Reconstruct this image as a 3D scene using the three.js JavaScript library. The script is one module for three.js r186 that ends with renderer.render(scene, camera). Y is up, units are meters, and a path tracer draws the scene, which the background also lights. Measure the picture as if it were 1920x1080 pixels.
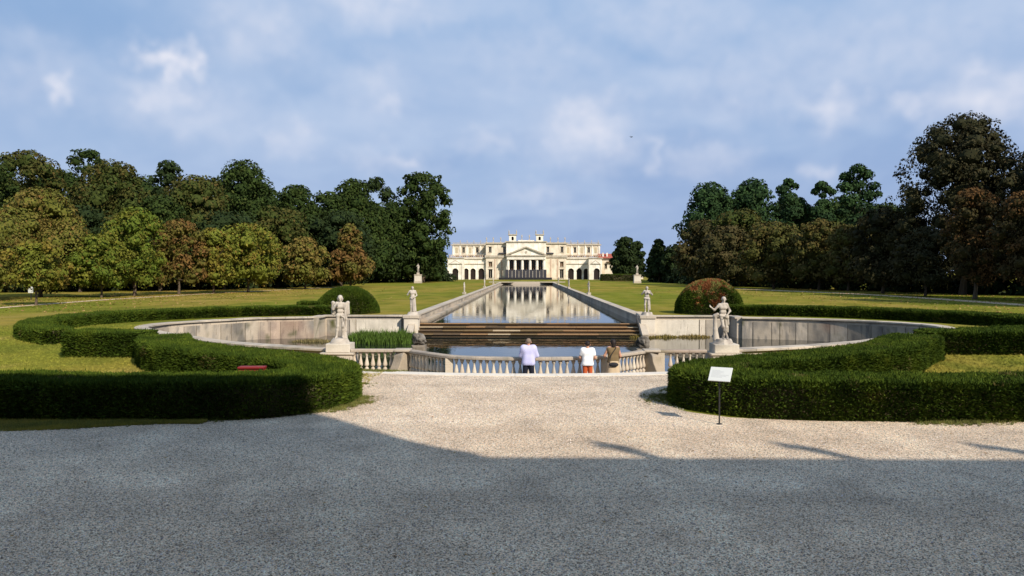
import * as THREE from 'three';
import { mergeGeometries } from 'three/addons/utils/BufferGeometryUtils.js';
import { MarchingCubes } from 'three/addons/objects/MarchingCubes.js';

// ------------------------------------------------------------ camera, sky, sun, exposure
const F = 1478, EYE = 3.5;                                // focal length in photo pixels (1920 wide), eye height over the gravel
const scene = new THREE.Scene();
const camera = new THREE.PerspectiveCamera(2 * Math.atan(540 / F) * 180 / Math.PI, 1920 / 1080, 0.1, 9000);
camera.position.set(0, EYE, 0);
camera.rotation.order = 'YXZ';
camera.rotation.set(-Math.atan(29 / F), Math.atan(28 / F), 0);
camera.updateMatrixWorld(true);

const renderer = new THREE.WebGLRenderer({ antialias: true });
renderer.setSize(1024, 576);
renderer.toneMapping = THREE.LinearToneMapping;
renderer.toneMappingExposure = 1.2;
renderer.shadowMap.enabled = true;

const SUN_EL = 36 * Math.PI / 180, SUN = new THREE.Vector3(0.6 * Math.cos(SUN_EL), Math.sin(SUN_EL), 0.8 * Math.cos(SUN_EL));
const sun = new THREE.DirectionalLight(new THREE.Color(1.0, 0.9, 0.78), 4.7);
sun.position.copy(SUN).multiplyScalar(300);
sun.castShadow = true;
sun.shadow.mapSize.set(4096, 4096);
Object.assign(sun.shadow.camera, { left: -220, right: 220, top: 220, bottom: -220, near: 1, far: 900 });
scene.add(sun, sun.target);

// ------------------------------------------------------------ random numbers and noise
let seed = 1;
const srand = (s) => { seed = (s * 2654435761) >>> 0 || 1; };
const rnd = () => { seed ^= seed << 13; seed >>>= 0; seed ^= seed >>> 17; seed ^= seed << 5; seed >>>= 0; return seed / 4294967296; };
const rr = (a, b) => a + (b - a) * rnd();
const mix = (a, b, t) => a + (b - a) * t, clamp = (x, a = 0, b = 1) => Math.min(b, Math.max(a, x));
const sm = (a, b, x) => { const t = clamp((x - a) / (b - a)); return t * t * (3 - 2 * t); };
const mix3 = (a, b, t) => [mix(a[0], b[0], t), mix(a[1], b[1], t), mix(a[2], b[2], t)];
const hash = (x, y, z) => { let h = (x * 374761393 + y * 668265263 + z * 2147483647) | 0; h = Math.imul(h ^ (h >>> 13), 1274126177); h = Math.imul(h ^ (h >>> 16), 2246822519); return ((h ^ (h >>> 15)) >>> 0) / 4294967296; };
function n3(x, y, z) {                                    // value noise 0..1
  const xi = Math.floor(x), yi = Math.floor(y), zi = Math.floor(z);
  let u = x - xi, v = y - yi, w = z - zi; u *= u * (3 - 2 * u); v *= v * (3 - 2 * v); w *= w * (3 - 2 * w);
  const c = (i, j, k) => hash(xi + i, yi + j, zi + k);
  return mix(mix(mix(c(0, 0, 0), c(1, 0, 0), u), mix(c(0, 1, 0), c(1, 1, 0), u), v), mix(mix(c(0, 0, 1), c(1, 0, 1), u), mix(c(0, 1, 1), c(1, 1, 1), u), v), w);
}
const fb3 = (x, y, z, o = 4) => { let s = 0, a = 0.5, t = 0; for (let i = 0; i < o; i++) { s += a * n3(x, y, z); t += a; a *= 0.5; x *= 2.03; y *= 2.03; z *= 2.03; } return s / t; };

// ------------------------------------------------------------ the sky: pale blue air with soft broken cloud, computed once per direction
{
  const W = 2048, H = 1024, d = new Float32Array(W * H * 4);
  const puffs = [ // photo pixel x, y, radius x, radius y, strength
    [300, 96, 34, 16, 0.9], [338, 112, 20, 26, 0.85], [322, 140, 20, 26, 0.7], [300, 180, 60, 34, 0.5], [330, 215, 110, 40, 0.3], [112, 170, 15, 30, 0.7], [60, 140, 80, 60, 0.25],
    [480, 60, 90, 50, 0.36], [715, 165, 60, 50, 0.3], [735, 192, 32, 24, 0.45], [540, 262, 34, 34, 0.38], [735, 302, 60, 22, 0.4], [772, 300, 22, 10, 0.5],
    [1105, 245, 75, 55, 0.62], [1150, 200, 30, 30, 0.35], [1225, 285, 22, 30, 0.35], [1330, 295, 60, 30, 0.35], [1400, 150, 120, 60, 0.3], [1558, 195, 55, 38, 0.55],
    [1720, 195, 45, 22, 0.5], [1860, 175, 90, 45, 0.62], [1540, 325, 22, 14, 0.4], [1000, 365, 60, 22, 0.3], [920, 265, 40, 20, 0.3], [1250, 30, 160, 50, 0.3], [720, 8, 120, 40, 0.45], [1000, 90, 170, 70, 0.24], [1650, 90, 260, 80, 0.3], [1850, 40, 160, 60, 0.25],
    [90, 30, 260, 80, -1], [190, 245, 150, 50, -0.6], [520, 140, 90, 40, -0.5], [20, 250, 90, 60, -0.5], [900, 340, 260, 60, -0.35], [560, 20, 60, 40, -0.35], [1450, 260, 120, 40, -0.3],
  ].map(([px, py, rx, ry, s]) => {
    const v = new THREE.Vector3((px - 960) / F, -(py - 540) / F, -1).applyEuler(camera.rotation);
    return [Math.atan2(v.x, -v.z), Math.asin(v.y / v.length()), rx / F, ry / F, s];
  });
  for (let j = 0; j < H; j++) {
    const el = ((j + 0.5) / H - 0.5) * Math.PI, cy = Math.cos(el), sy = Math.sin(el);
    for (let i = 0; i < W; i++) {
      const a = ((i + 0.5) / W - 0.5) * 2 * Math.PI, x = cy * Math.cos(a), z = cy * Math.sin(a);
      const up = Math.max(sy, 0);
      if (sy < -0.16) { d.set([0.12, 0.12, 0.1, 1], 4 * (j * W + i)); continue; }
      let c = mix3([0.27, 0.365, 0.57], [0.245, 0.385, 0.61], sm(0.02, 0.35, up));
      c = mix3(c, [0.21, 0.34, 0.57], sm(0.35, 1, up));
      const q = 1 / (up + 0.16), qx = x * q, qz = z * q;
      const w1 = fb3(qx * 2 + 7, qz * 2, 3, 2), w2 = fb3(qx * 2, qz * 2 + 9, 8, 2);
      let veil = fb3(qx * 0.9 + w1 * 1.2, qz * 0.9 + w2 * 1.2, 1.5, 4);
      const wisp = sy > -0.02 && sy < 0.75 ? fb3(x * 14 + w1 * 3, sy * 30, z * 14 + w2 * 3, 5) : 0.5;
      veil = clamp(0.12 + sm(0.34, 0.72, veil) * 0.6 + (wisp - 0.5) * 0.9);
      c = mix3(c, [0.415, 0.51, 0.68], veil);
      const az = Math.atan2(x, -z);
      if (Math.abs(az) < 0.8 && sy > -0.02 && sy < 0.6) {
        const dn = [(fb3(x * 40, sy * 40, z * 40 + 4, 5) - 0.5) * 0.075, (fb3(x * 40 + 11, sy * 40, z * 40, 5) - 0.5) * 0.075];
        let p = 0, m = 0;
        for (const [pa, pe, ra, re, s] of puffs) {
          const u = (az - pa + dn[0]) / ra, v = (el - pe + dn[1] * 0.7) / re, k = u * u + v * v;
          if (k < 6) { if (s > 0) p = Math.max(p, s * Math.exp(-0.75 * k)); else m = Math.max(m, -s * Math.exp(-0.75 * k)); }
        }
        c = mix3(mix3(c, [0.225, 0.355, 0.575], m), [0.64, 0.66, 0.75], clamp(p * (0.45 + 1.3 * fb3(x * 60, sy * 70, z * 60, 4))));
      }
      const k = 4 * (j * W + i);
      if (sy < 0) c = mix3(c, [0.12, 0.12, 0.1], sm(0, -0.15, sy));
      d[k] = c[0]; d[k + 1] = c[1]; d[k + 2] = c[2]; d[k + 3] = 1;
    }
  }
  const t = new THREE.DataTexture(d, W, H, THREE.RGBAFormat, THREE.FloatType);
  t.mapping = THREE.EquirectangularReflectionMapping; t.magFilter = t.minFilter = THREE.LinearFilter; t.needsUpdate = true;
  scene.background = t; scene.environment = t;
}

// ------------------------------------------------------------ from photo pixels to places
const ray = (px, py) => new THREE.Vector3((px - 960) / F, -(py - 540) / F, -1).applyEuler(camera.rotation);
const at = (px, py, D) => { const v = ray(px, py); return v.multiplyScalar(D / -v.z).add(camera.position); };
const gx = (px, D) => at(px, 540, D).x;
const hy = (py, D) => at(960, py, D).y;
const gy = (x, D) => 0.4 * sm(22, 46, D) * sm(5, 8.5, Math.abs(x) + Math.max(0, D - 40) * 2);   // the lawn lies a little higher than the gravel court
const onGround = (px, py, h = 0) => { let D = 30; for (let i = 0; i < 40; i++) { const v = ray(px, py), p = at(px, py, D); D = mix(D, (EYE - gy(p.x, D) - h) / (-v.y / -v.z), 0.6); } return [at(px, py, D).x, D]; };

// ------------------------------------------------------------ textures
const tiles = {};
function tile(period) { return tiles[period] ??= (x, y, s) => { const xi = Math.floor(x), yi = Math.floor(y); let u = x - xi, v = y - yi; u *= u * (3 - 2 * u); v *= v * (3 - 2 * v); const m = (a) => ((a % period) + period) % period, x0 = m(xi), x1 = m(xi + 1), y0 = m(yi), y1 = m(yi + 1); return mix(mix(hash(x0, y0, s), hash(x1, y0, s), u), mix(hash(x0, y1, s), hash(x1, y1, s), u), v); }; }
const tfb = (u, v, f, o, s) => { let r = 0, a = 0.5, t = 0; for (let i = 0; i < o; i++) { r += a * tile(f)(u * f, v * f, s + i); t += a; a *= 0.5; f *= 2; } return r / t; };
function tex(size, fn, srgb = true, h = size) {
  const d = new Uint8Array(size * h * 4);
  for (let j = 0; j < h; j++) for (let i = 0; i < size; i++) {
    const c = fn((i + 0.5) / size, (j + 0.5) / h), k = 4 * (j * size + i);
    for (let q = 0; q < 3; q++) { const x = clamp(Array.isArray(c) ? c[q] : c); d[k + q] = 255 * (srgb ? (x <= 0.0031308 ? 12.92 * x : 1.055 * Math.pow(x, 1 / 2.4) - 0.055) : x); }
    d[k + 3] = 255;
  }
  const t = new THREE.DataTexture(d, size, h); t.wrapS = t.wrapT = THREE.RepeatWrapping; t.magFilter = THREE.LinearFilter; t.minFilter = THREE.LinearMipmapLinearFilter; t.generateMipmaps = true; t.anisotropy = 8;
  if (srgb) t.colorSpace = THREE.SRGBColorSpace; t.needsUpdate = true; return t;
}
function pebbles(size, cells, tones) {                    // cells of crushed stone: colour and height
  const hgt = new Float32Array(size * size), id = new Int32Array(size * size), m = (a) => ((a % cells) + cells) % cells;
  const cxs = new Float32Array(cells * cells), cys = new Float32Array(cells * cells);
  for (let j = 0; j < cells; j++) for (let i = 0; i < cells; i++) { cxs[j * cells + i] = hash(i, j, 5); cys[j * cells + i] = hash(i, j, 6); }
  for (let y = 0; y < size; y++) for (let x = 0; x < size; x++) {
    const u = x / size * cells, v = y / size * cells, xi = Math.floor(u), yi = Math.floor(v); let b = 9, b2 = 9, w = 0;
    for (let j = -1; j < 2; j++) for (let i = -1; i < 2; i++) { const c = m(yi + j) * cells + m(xi + i), dx = xi + i + cxs[c] - u, dy = yi + j + cys[c] - v, q = dx * dx + dy * dy; if (q < b) { b2 = b; b = q; w = c; } else if (q < b2) b2 = q; }
    hgt[y * size + x] = clamp((Math.sqrt(b2) - Math.sqrt(b)) * 1.6); id[y * size + x] = w;
  }
  const low = new Float32Array(256 * 256); for (let j = 0; j < 256; j++) for (let i = 0; i < 256; i++) low[j * 256 + i] = tfb(i / 256, j / 256, 6, 5, 40);
  const at2 = (u, v) => Math.min(size - 1, Math.floor(v * size)) * size + Math.min(size - 1, Math.floor(u * size));
  const col = tex(size, (u, v) => {
    const k = at2(u, v), h = hash(id[k], 3, 1), g = low[Math.floor(v * 256) * 256 + Math.floor(u * 256)], t = tones(h, hash(id[k], 9, 2), g), e = hgt[k] < 0.07 ? 0.55 : 1;
    return t.map((x) => x * e * mix(0.7, 1.3, g));
  });
  return [col, tex(size, (u, v) => { const k = at2(u, v); return Math.sqrt(hgt[k]) * mix(0.5, 1, hash(id[k], 4, 4)); }, false)];
}
const [gravelMap, gravelBump] = pebbles(2048, 290, (h, k, g) => {
  let c = h < 0.2 ? [0.22, 0.19, 0.15] : h < 0.55 ? [0.64, 0.52, 0.39] : h < 0.85 ? [0.84, 0.69, 0.53] : [0.97, 0.88, 0.72];
  if (k > 0.8) c = [c[0] * 1.05, c[1] * 0.93, c[2] * 0.83]; else if (k < 0.2) c = [c[0] * 0.9, c[1] * 0.93, c[2] * 0.97];
  return c;
});
const lawnMap = tex(1024, (u, v) => { const g = tfb(u, v, 120, 3, 3), b = tfb(u, v, 10, 4, 8); return mix3([0.62, 0.66, 0.5], [1, 0.98, 1], clamp(g * 0.9 + b * 0.5 - 0.2)); });
const lawnBump = tex(512, (u, v) => tfb(u, v, 128, 2, 17), false);
const stoneMap = tex(1024, (u, v) => {
  const a = tfb(u, v, 8, 6, 21), b = tfb(u, v, 60, 3, 25), st = tile(48)(u * 48, v * 6, 31) * 0.6 + tile(16)(u * 16, v * 3, 33) * 0.4;
  let c = mix3([0.72, 0.69, 0.64], [1, 0.98, 0.95], clamp(a * 0.7 + b * 0.5));
  c = mix3(c, [0.42, 0.39, 0.36], sm(0.62, 0.85, st) * sm(0.35, 0.6, a) * 0.8);
  return c;
});
const stoneBump = tex(512, (u, v) => tfb(u, v, 24, 5, 50), false);
const plasterMap = tex(512, (u, v) => { const c = mix3([0.7, 0.66, 0.6], [1, 1, 1], clamp(tfb(u, v, 6, 6, 61) * 1.5 - 0.15)), st = tile(64)(u * 64, v * 4, 67) * 0.6 + tile(20)(u * 20, v * 3, 68) * 0.4; return mix3(c, [0.5, 0.45, 0.4], sm(0.6, 0.88, st) * 0.7); });
const barkMap = tex(256, (u, v) => mix3([0.5, 0.45, 0.4], [1, 0.95, 0.9], tile(24)(u * 24, v * 6, 71)));
const rippleMap = tex(512, (u, v) => tfb(u, v, 8, 4, 81), false);
const rep = (t, x, y = x) => { const c = t.clone(); c.repeat.set(x, y); c.needsUpdate = true; return c; };

const std = (o) => new THREE.MeshPhysicalMaterial({ roughness: 0.9, specularIntensity: 0.5, side: THREE.DoubleSide, ...o });
const col = (r, g, b) => new THREE.Color().setRGB(r, g, b);
const M = {
  ground: std({ map: rep(lawnMap, 1 / 5), bumpMap: rep(lawnBump, 1 / 2), bumpScale: 0.02, vertexColors: true, roughness: 1, specularIntensity: 0.05 }),
  gravel: std({ specularIntensity: 0.15, vertexColors: true,  map: rep(gravelMap, 1 / 5.2), bumpMap: rep(gravelBump, 1 / 5.2), bumpScale: 0.02, roughness: 0.95 }),
  stone: std({ map: rep(stoneMap, 1 / 2.4), bumpMap: rep(stoneBump, 1 / 1.2), bumpScale: 0.008, vertexColors: true, roughness: 0.88 }),
  statue: std({ vertexColors: true, roughness: 0.8 }),
  wet: new THREE.MeshPhysicalMaterial({ map: rep(stoneMap, 1 / 2), color: col(0.13, 0.09, 0.05), roughness: 0.4, bumpMap: rep(stoneBump, 1), bumpScale: 0.01, side: THREE.DoubleSide }),
  nosing: std({ map: rep(stoneMap, 1 / 1.7), color: col(0.33, 0.2, 0.095), roughness: 0.6, bumpMap: rep(stoneBump, 1), bumpScale: 0.01 }),
  algae: std({ map: rep(stoneMap, 1 / 1.3), color: col(0.2, 0.14, 0.065), roughness: 0.5 }), lime: std({ map: rep(stoneMap, 1 / 1.1), color: col(0.5, 0.4, 0.26), roughness: 0.6 }),
  water: new THREE.MeshPhysicalMaterial({ color: col(0.012, 0.016, 0.012), roughness: 0.02, ior: 1.33, bumpMap: rep(rippleMap, 1 / 4), bumpScale: 0.004 }),
  pool: new THREE.MeshPhysicalMaterial({ color: col(0.02, 0.024, 0.018), roughness: 0.015, ior: 1.33, bumpMap: rep(rippleMap, 1 / 5), bumpScale: 0.0035 }),
  plaster: std({ map: rep(plasterMap, 1 / 9), color: col(0.78, 0.7, 0.56) }),
  plasterWhite: std({ map: rep(plasterMap, 1 / 9), color: col(0.88, 0.84, 0.73) }),
  plasterRose: std({ map: rep(plasterMap, 1 / 5), color: col(0.62, 0.47, 0.36) }),
  trim: std({ map: rep(plasterMap, 1 / 4), color: col(0.5, 0.45, 0.36) }),
  roof: std({ map: rep(plasterMap, 1 / 3), color: col(0.38, 0.1, 0.07) }),
  blind: std({ color: col(0.45, 0.38, 0.25) }),
  shutter: std({ color: col(0.13, 0.07, 0.035) }),
  glass: new THREE.MeshPhysicalMaterial({ color: col(0.012, 0.012, 0.015), roughness: 0.12 }),
  door: std({ color: col(0.022, 0.014, 0.011), roughness: 0.6 }),
  black: std({ color: col(0.02, 0.02, 0.024), roughness: 0.75 }),
  charcoal: std({ color: col(0.045, 0.045, 0.055), roughness: 0.8 }),
  bark: std({ map: rep(barkMap, 1 / 1.2), color: col(0.12, 0.095, 0.07) }),
  leaf: std({ vertexColors: true, roughness: 0.8, specularIntensity: 0.18 }),
  hedgeCore: std({ color: col(0.1, 0.085, 0.05), roughness: 1, specularIntensity: 0 }),
  metal: std({ color: col(0.05, 0.05, 0.05), metalness: 0.6, roughness: 0.5 }),
  panel: std({ color: col(0.6, 0.62, 0.59), roughness: 0.45 }),
  ink: std({ color: col(0.42, 0.43, 0.44), roughness: 0.6 }),
  red: std({ color: col(0.2, 0.02, 0.018), roughness: 0.5 }),
  skin: std({ color: col(0.5, 0.27, 0.18), roughness: 0.6 }),
  hairDark: std({ color: col(0.018, 0.012, 0.01), roughness: 0.6 }), hairGrey: std({ color: col(0.2, 0.15, 0.11), roughness: 0.7 }),
  lilac: std({ color: col(0.5, 0.5, 0.74) }), navy: std({ color: col(0.012, 0.014, 0.025) }), white: std({ color: col(0.8, 0.8, 0.8) }), orange: std({ color: col(0.5, 0.1, 0.03) }),
  khaki: std({ color: col(0.17, 0.12, 0.06) }), beige: std({ color: col(0.52, 0.4, 0.26) }), shoe: std({ color: col(0.06, 0.045, 0.035) }), cream: std({ color: col(0.62, 0.55, 0.44) }),
};

// ------------------------------------------------------------ building helpers
const taken = {};
const numbered = (n) => { const k = taken[n] = (taken[n] ?? -1) + 1; return k ? n + '_' + String(k).padStart(3, '0') : n; };
function tag(o, label, category, group, kind) { Object.assign(o.userData, { label, category }); if (group) o.userData.group = group; if (kind) o.userData.kind = kind; return o; }
const lit = (m) => { m.castShadow = m.receiveShadow = true; return m; };
function thing(name, label, category, pos = [0, 0, 0], turn = 0, group) { const o = new THREE.Group(); o.name = numbered(name); o.position.set(...pos); o.rotation.y = turn; scene.add(o); return tag(o, label, category, group); }
function part(name, geo, mat, parent) { const m = lit(new THREE.Mesh(geo, mat)); m.name = name; parent.add(m); return m; }
function structure(name, geo, mat) { const m = lit(new THREE.Mesh(geo, mat)); m.name = numbered(name); m.userData.kind = 'structure'; scene.add(m); return m; }
function copyOf(o, label, group) { const c = o.clone(); c.name = numbered(o.name.replace(/_\d{3}$/, '')); scene.add(c); if (label) c.userData.label = label; if (group) c.userData.group = group; return c; }

function uvBox(g) {                                       // uv in metres by the way each face points
  g = g.index ? g.toNonIndexed() : g; const p = g.attributes.position, n = g.attributes.normal, uv = new Float32Array(p.count * 2);
  for (let i = 0; i < p.count; i += 3) {
    const ax = Math.abs(n.getX(i)), ay = Math.abs(n.getY(i)), az = Math.abs(n.getZ(i));
    for (let k = i; k < i + 3; k++) { const x = p.getX(k), y = p.getY(k), z = p.getZ(k); if (ay > ax && ay > az) { uv[2 * k] = x; uv[2 * k + 1] = z; } else if (ax > az) { uv[2 * k] = z + 0.37 * x; uv[2 * k + 1] = y; } else { uv[2 * k] = x; uv[2 * k + 1] = y; } }
  }
  g.setAttribute('uv', new THREE.BufferAttribute(uv, 2)); return g;
}
function paint(g, fn) { const p = g.attributes.position, c = new Float32Array(p.count * 3); for (let i = 0; i < p.count; i++) c.set(fn(p.getX(i), p.getY(i), p.getZ(i)), 3 * i); g.setAttribute('color', new THREE.BufferAttribute(c, 3)); return g; }
function box(x0, x1, y0, y1, z0, z1, bev = 0) {
  let g;
  if (bev) {
    const s = new THREE.Shape(), a = x0 + bev, b = x1 - bev, c = y0 + bev, d = y1 - bev; s.moveTo(a, c); s.lineTo(b, c); s.lineTo(b, d); s.lineTo(a, d); s.closePath();
    g = new THREE.ExtrudeGeometry(s, { depth: z1 - z0 - 2 * bev, bevelEnabled: true, bevelSize: bev, bevelThickness: bev, bevelSegments: 1 }).translate(0, 0, z0 + bev);
  } else g = new THREE.BoxGeometry(x1 - x0, y1 - y0, z1 - z0).translate((x0 + x1) / 2, (y0 + y1) / 2, (z0 + z1) / 2);
  return uvBox(g);
}
const curve = (pts, step = 0.5) => { const c = new THREE.CatmullRomCurve3(pts.map(([x, d]) => new THREE.Vector3(x, 0, d)), false, 'centripetal'), n = Math.max(2, Math.ceil(c.getLength() / step)); return c.getSpacedPoints(n).map((p) => [p.x, p.z]); };
function frames(path) { // unit normal at each point of a path in (x, D)
  return path.map((p, i) => { const a = path[Math.max(0, i - 1)], b = path[Math.min(path.length - 1, i + 1)], l = Math.hypot(b[0] - a[0], b[1] - a[1]) || 1; return [(b[1] - a[1]) / l, -(b[0] - a[0]) / l]; });
}
function ribbon(path, profile, { base = () => 0, closed = true, caps = true, sub = 1 } = {}) { // sweep of a profile [[offset, height]] along a path
  const N = frames(path), pr = [];
  const src = closed ? [...profile, profile[0]] : profile;
  for (let k = 0; k < src.length - 1; k++) for (let s = 0; s < sub; s++) pr.push([mix(src[k][0], src[k + 1][0], s / sub), mix(src[k][1], src[k + 1][1], s / sub)]);
  pr.push(src[src.length - 1]);
  const P = path.map((p, i) => pr.map(([o, h]) => [p[0] + N[i][0] * o, base(p[0], p[1]) + h, -(p[1] + N[i][1] * o)]));
  const pos = [], uv = []; let L = 0; const vl = [0]; for (let k = 1; k < pr.length; k++) vl.push(vl[k - 1] + Math.hypot(pr[k][0] - pr[k - 1][0], pr[k][1] - pr[k - 1][1]));
  const u0 = path[0][0] * 0.7;
  for (let i = 0; i < path.length - 1; i++) {
    const l = Math.hypot(path[i + 1][0] - path[i][0], path[i + 1][1] - path[i][1]);
    for (let k = 0; k < pr.length - 1; k++) {
      const a = P[i][k], b = P[i + 1][k], c = P[i + 1][k + 1], d = P[i][k + 1];
      pos.push(...a, ...b, ...c, ...a, ...c, ...d); uv.push(u0 + L, vl[k], u0 + L + l, vl[k], u0 + L + l, vl[k + 1], u0 + L, vl[k], u0 + L + l, vl[k + 1], u0 + L, vl[k + 1]);
    }
    L += l;
  }
  if (closed && caps) for (const row of [P[0], P[P.length - 1]]) for (let k = 1; k < row.length - 2; k++) { pos.push(...row[0], ...row[k], ...row[k + 1]); uv.push(0, row[0][1], 0.3, row[k][1], 0.6, row[k + 1][1]); }
  const g = new THREE.BufferGeometry(); g.setAttribute('position', new THREE.Float32BufferAttribute(pos, 3)); g.setAttribute('uv', new THREE.Float32BufferAttribute(uv, 2)); g.computeVertexNormals(); return g;
}
const slice = (path, a, b) => { // the stretch of a path between two lengths
  const out = []; let L = 0;
  for (let i = 0; i < path.length - 1; i++) { const p = path[i], q = path[i + 1], l = Math.hypot(q[0] - p[0], q[1] - p[1]); const f = (t) => [mix(p[0], q[0], t), mix(p[1], q[1], t)]; if (L + l > a && L < b) { if (!out.length) out.push(f(clamp((a - L) / l))); out.push(f(clamp((b - L) / l))); } L += l; }
  return out;
};
const lengthOf = (path) => path.reduce((s, p, i) => i ? s + Math.hypot(p[0] - path[i - 1][0], p[1] - path[i - 1][1]) : 0, 0);

const PALE = [0.55, 0.485, 0.395], GREY = [0.3, 0.28, 0.25], RUST = [0.36, 0.24, 0.18], MOSS = [0.13, 0.13, 0.07];
const weather = (amt = 0.5, s = 1, base = PALE) => (x, y, z) => { // lichen, lime and rain stains in stone
  const st = fb3(x * 2.6 * s, y * 0.5 * s, z * 2.6 * s, 4), bl = fb3(x * 0.7 * s + 5, y * 0.9, z * 0.7 * s, 4), r = n3(x * 0.5 + 9, y, z * 0.5);
  let c = mix3(base, GREY, clamp(sm(0.5, 0.75, st) * amt * 1.1 + sm(0.5, 0.8, bl) * amt * 0.8)); if (r > 0.62) c = mix3(c, RUST, (r - 0.62) * amt * 1.4); return mix3(c, MOSS, sm(0.62, 0.85, fb3(x * 1.3, y * 1.3 + 7, z * 1.3, 3)) * amt * 0.8);
};
const stoneGeo = (g, amt, s, base) => paint(g, weather(amt, s, base));

// ------------------------------------------------------------ the basin's outline, and the ground cut round it
const RIM = 0.45, POOL_Y = -0.15, BASIN_Y = -1.02, TERRACE_Y = -0.65, POOL_END = 246;
const kerbAt = (x) => 26.9 + 0.026 * x * x;
const kerbPath = []; for (let x = -7.3; x <= 7.31; x += 0.4867) kerbPath.push([x, kerbAt(x)]);
const sidePts = [[7.6, 31.5], [10.5, 32.7], [13.4, 34.2], [16.8, 37.0], [20.6, 40.6], [23.4, 44.2], [23.6, 47.6], [21.6, 50.6], [18.9, 52.9], [14.8, 54.4]];
const sideArc = curve(sidePts, 0.4);
const flip = (p) => p.map(([x, d]) => [Math.abs(x) > 7.6 && d < 54 ? -(7.6 + (x - 7.6) * mix(0.9, 1, sm(51, 54, d))) : -x, d]);   // the basin reaches a little less far on this side
const backPts = [[14.65, 54.5], [14.65, 56.4], [8.6, 56.4]];
const hole = [...kerbPath, [7.3, 31.1], ...sideArc, [14.65, 56.4], [8.2, 56.4], [8.2, POOL_END], [-8.2, POOL_END], [-8.2, 56.4], [-14.65, 56.4], ...flip(sideArc).reverse(), [-7.3, 31.1]];
const inPoly = (x, d, P) => { let c = false; for (let i = 0, j = P.length - 1; i < P.length; j = i++) { const [xi, yi] = P[i], [xj, yj] = P[j]; if (yi > d !== yj > d && x < (xj - xi) * (d - yi) / (yj - yi) + xi) c = !c; } return c; };
const nearest = (x, d, P) => { let b = 1e9, r; for (let i = 0, j = P.length - 1; i < P.length; j = i++) { const [ax, ay] = P[j], [bx, by] = P[i], dx = bx - ax, dy = by - ay, t = clamp(((x - ax) * dx + (d - ay) * dy) / (dx * dx + dy * dy || 1)), q = [ax + dx * t, ay + dy * t], l = (q[0] - x) ** 2 + (q[1] - d) ** 2; if (l < b) { b = l; r = q; } } return r; };
const lawnColour = (x, d) => {
  const a = fb3(x * 0.09, 3, d * 0.05, 4), b = fb3(x * 0.5, 8, d * 0.3, 3), c = fb3(x * 0.02 + 4, 5, d * 0.02, 3);
  let k = mix3([0.2, 0.215, 0.026], [0.33, 0.245, 0.05], sm(0.35, 0.68, a * 0.6 + c * 0.4)); k = mix3(k, [0.36, 0.26, 0.09], sm(0.58, 0.85, b) * 0.55); return mix3(k, [0.1, 0.13, 0.015], sm(0.55, 0.3, b) * 0.55);
};
{
  const xs = [], ds = [];
  for (const x of [-4000, -2000, -1000, -600, -400, -300, -240, -200, -170, -150, -130, -115, -100, -90, -82, -76, -70, -66, -62, -58, -54, -50, -47, -44, -41, -38, -36, -34, -32]) xs.push(x);
  for (let x = -30; x <= 30; x += 0.5) xs.push(x); xs.push(8.2, -8.2);
  for (const x of xs.filter((v) => v < -31)) xs.push(-x);
  xs.sort((a, b) => a - b);
  for (const d of [-3000, -1000, -400, -150, -60, -30, -15, -5, 0, 5, 9]) ds.push(d);
  for (let d = 11; d < 60; d += 0.5) ds.push(d); for (let d = 60; d < 130; d += 1.5) ds.push(d); for (let d = 130; d <= 246; d += 4) ds.push(d);
  ds.push(POOL_END, 250, 260, 275, 290, 310, 330, 360, 400, 460, 550, 700, 1000, 1500, 2500, 5000);
  const D = [...new Set(ds)].sort((a, b) => a - b), X = [...new Set(xs)];
  const V = [], ins = [];
  for (const d of D) for (const x of X) { const inside = d > 25 && d <= POOL_END && Math.abs(x) < 24 && inPoly(x, d, hole); ins.push(inside); V.push([x, d]); }
  const idx = [], W = X.length;
  for (let j = 0; j < D.length - 1; j++) for (let i = 0; i < W - 1; i++) { const a = j * W + i, q = [a, a + 1, a + W + 1, a + W]; if (q.every((k) => ins[k])) continue; idx.push(a, a + 1, a + W + 1, a, a + W + 1, a + W); }
  for (let k = 0; k < V.length; k++) if (ins[k]) V[k] = nearest(...V[k], hole);
  const g = new THREE.BufferGeometry(), pos = [], uv = [], c = [];
  for (const [x, d] of V) { pos.push(x, gy(x, d), -d); uv.push(x, d); c.push(...lawnColour(x, d)); }
  g.setAttribute('position', new THREE.Float32BufferAttribute(pos, 3)); g.setAttribute('uv', new THREE.Float32BufferAttribute(uv, 2)); g.setAttribute('color', new THREE.Float32BufferAttribute(c, 3)); g.setIndex(idx); g.computeVertexNormals();
  structure('ground', g, M.ground);
}
const flat = (pts, y, holes) => { // a level sheet from an outline in (x, D)
  const s = new THREE.Shape(pts.map(([x, d]) => new THREE.Vector2(x, d))); const g = new THREE.ShapeGeometry(s), p = g.attributes.position;
  const uv = []; for (let i = 0; i < p.count; i++) { const x = p.getX(i), d = p.getY(i); uv.push(x, d); p.setXYZ(i, x, y, -d); } g.setAttribute('uv', new THREE.Float32BufferAttribute(uv, 2)); g.computeVertexNormals();
  const n = g.attributes.normal; for (let i = 0; i < n.count; i++) n.setXYZ(i, 0, 1, 0);
  return g;
};
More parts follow.
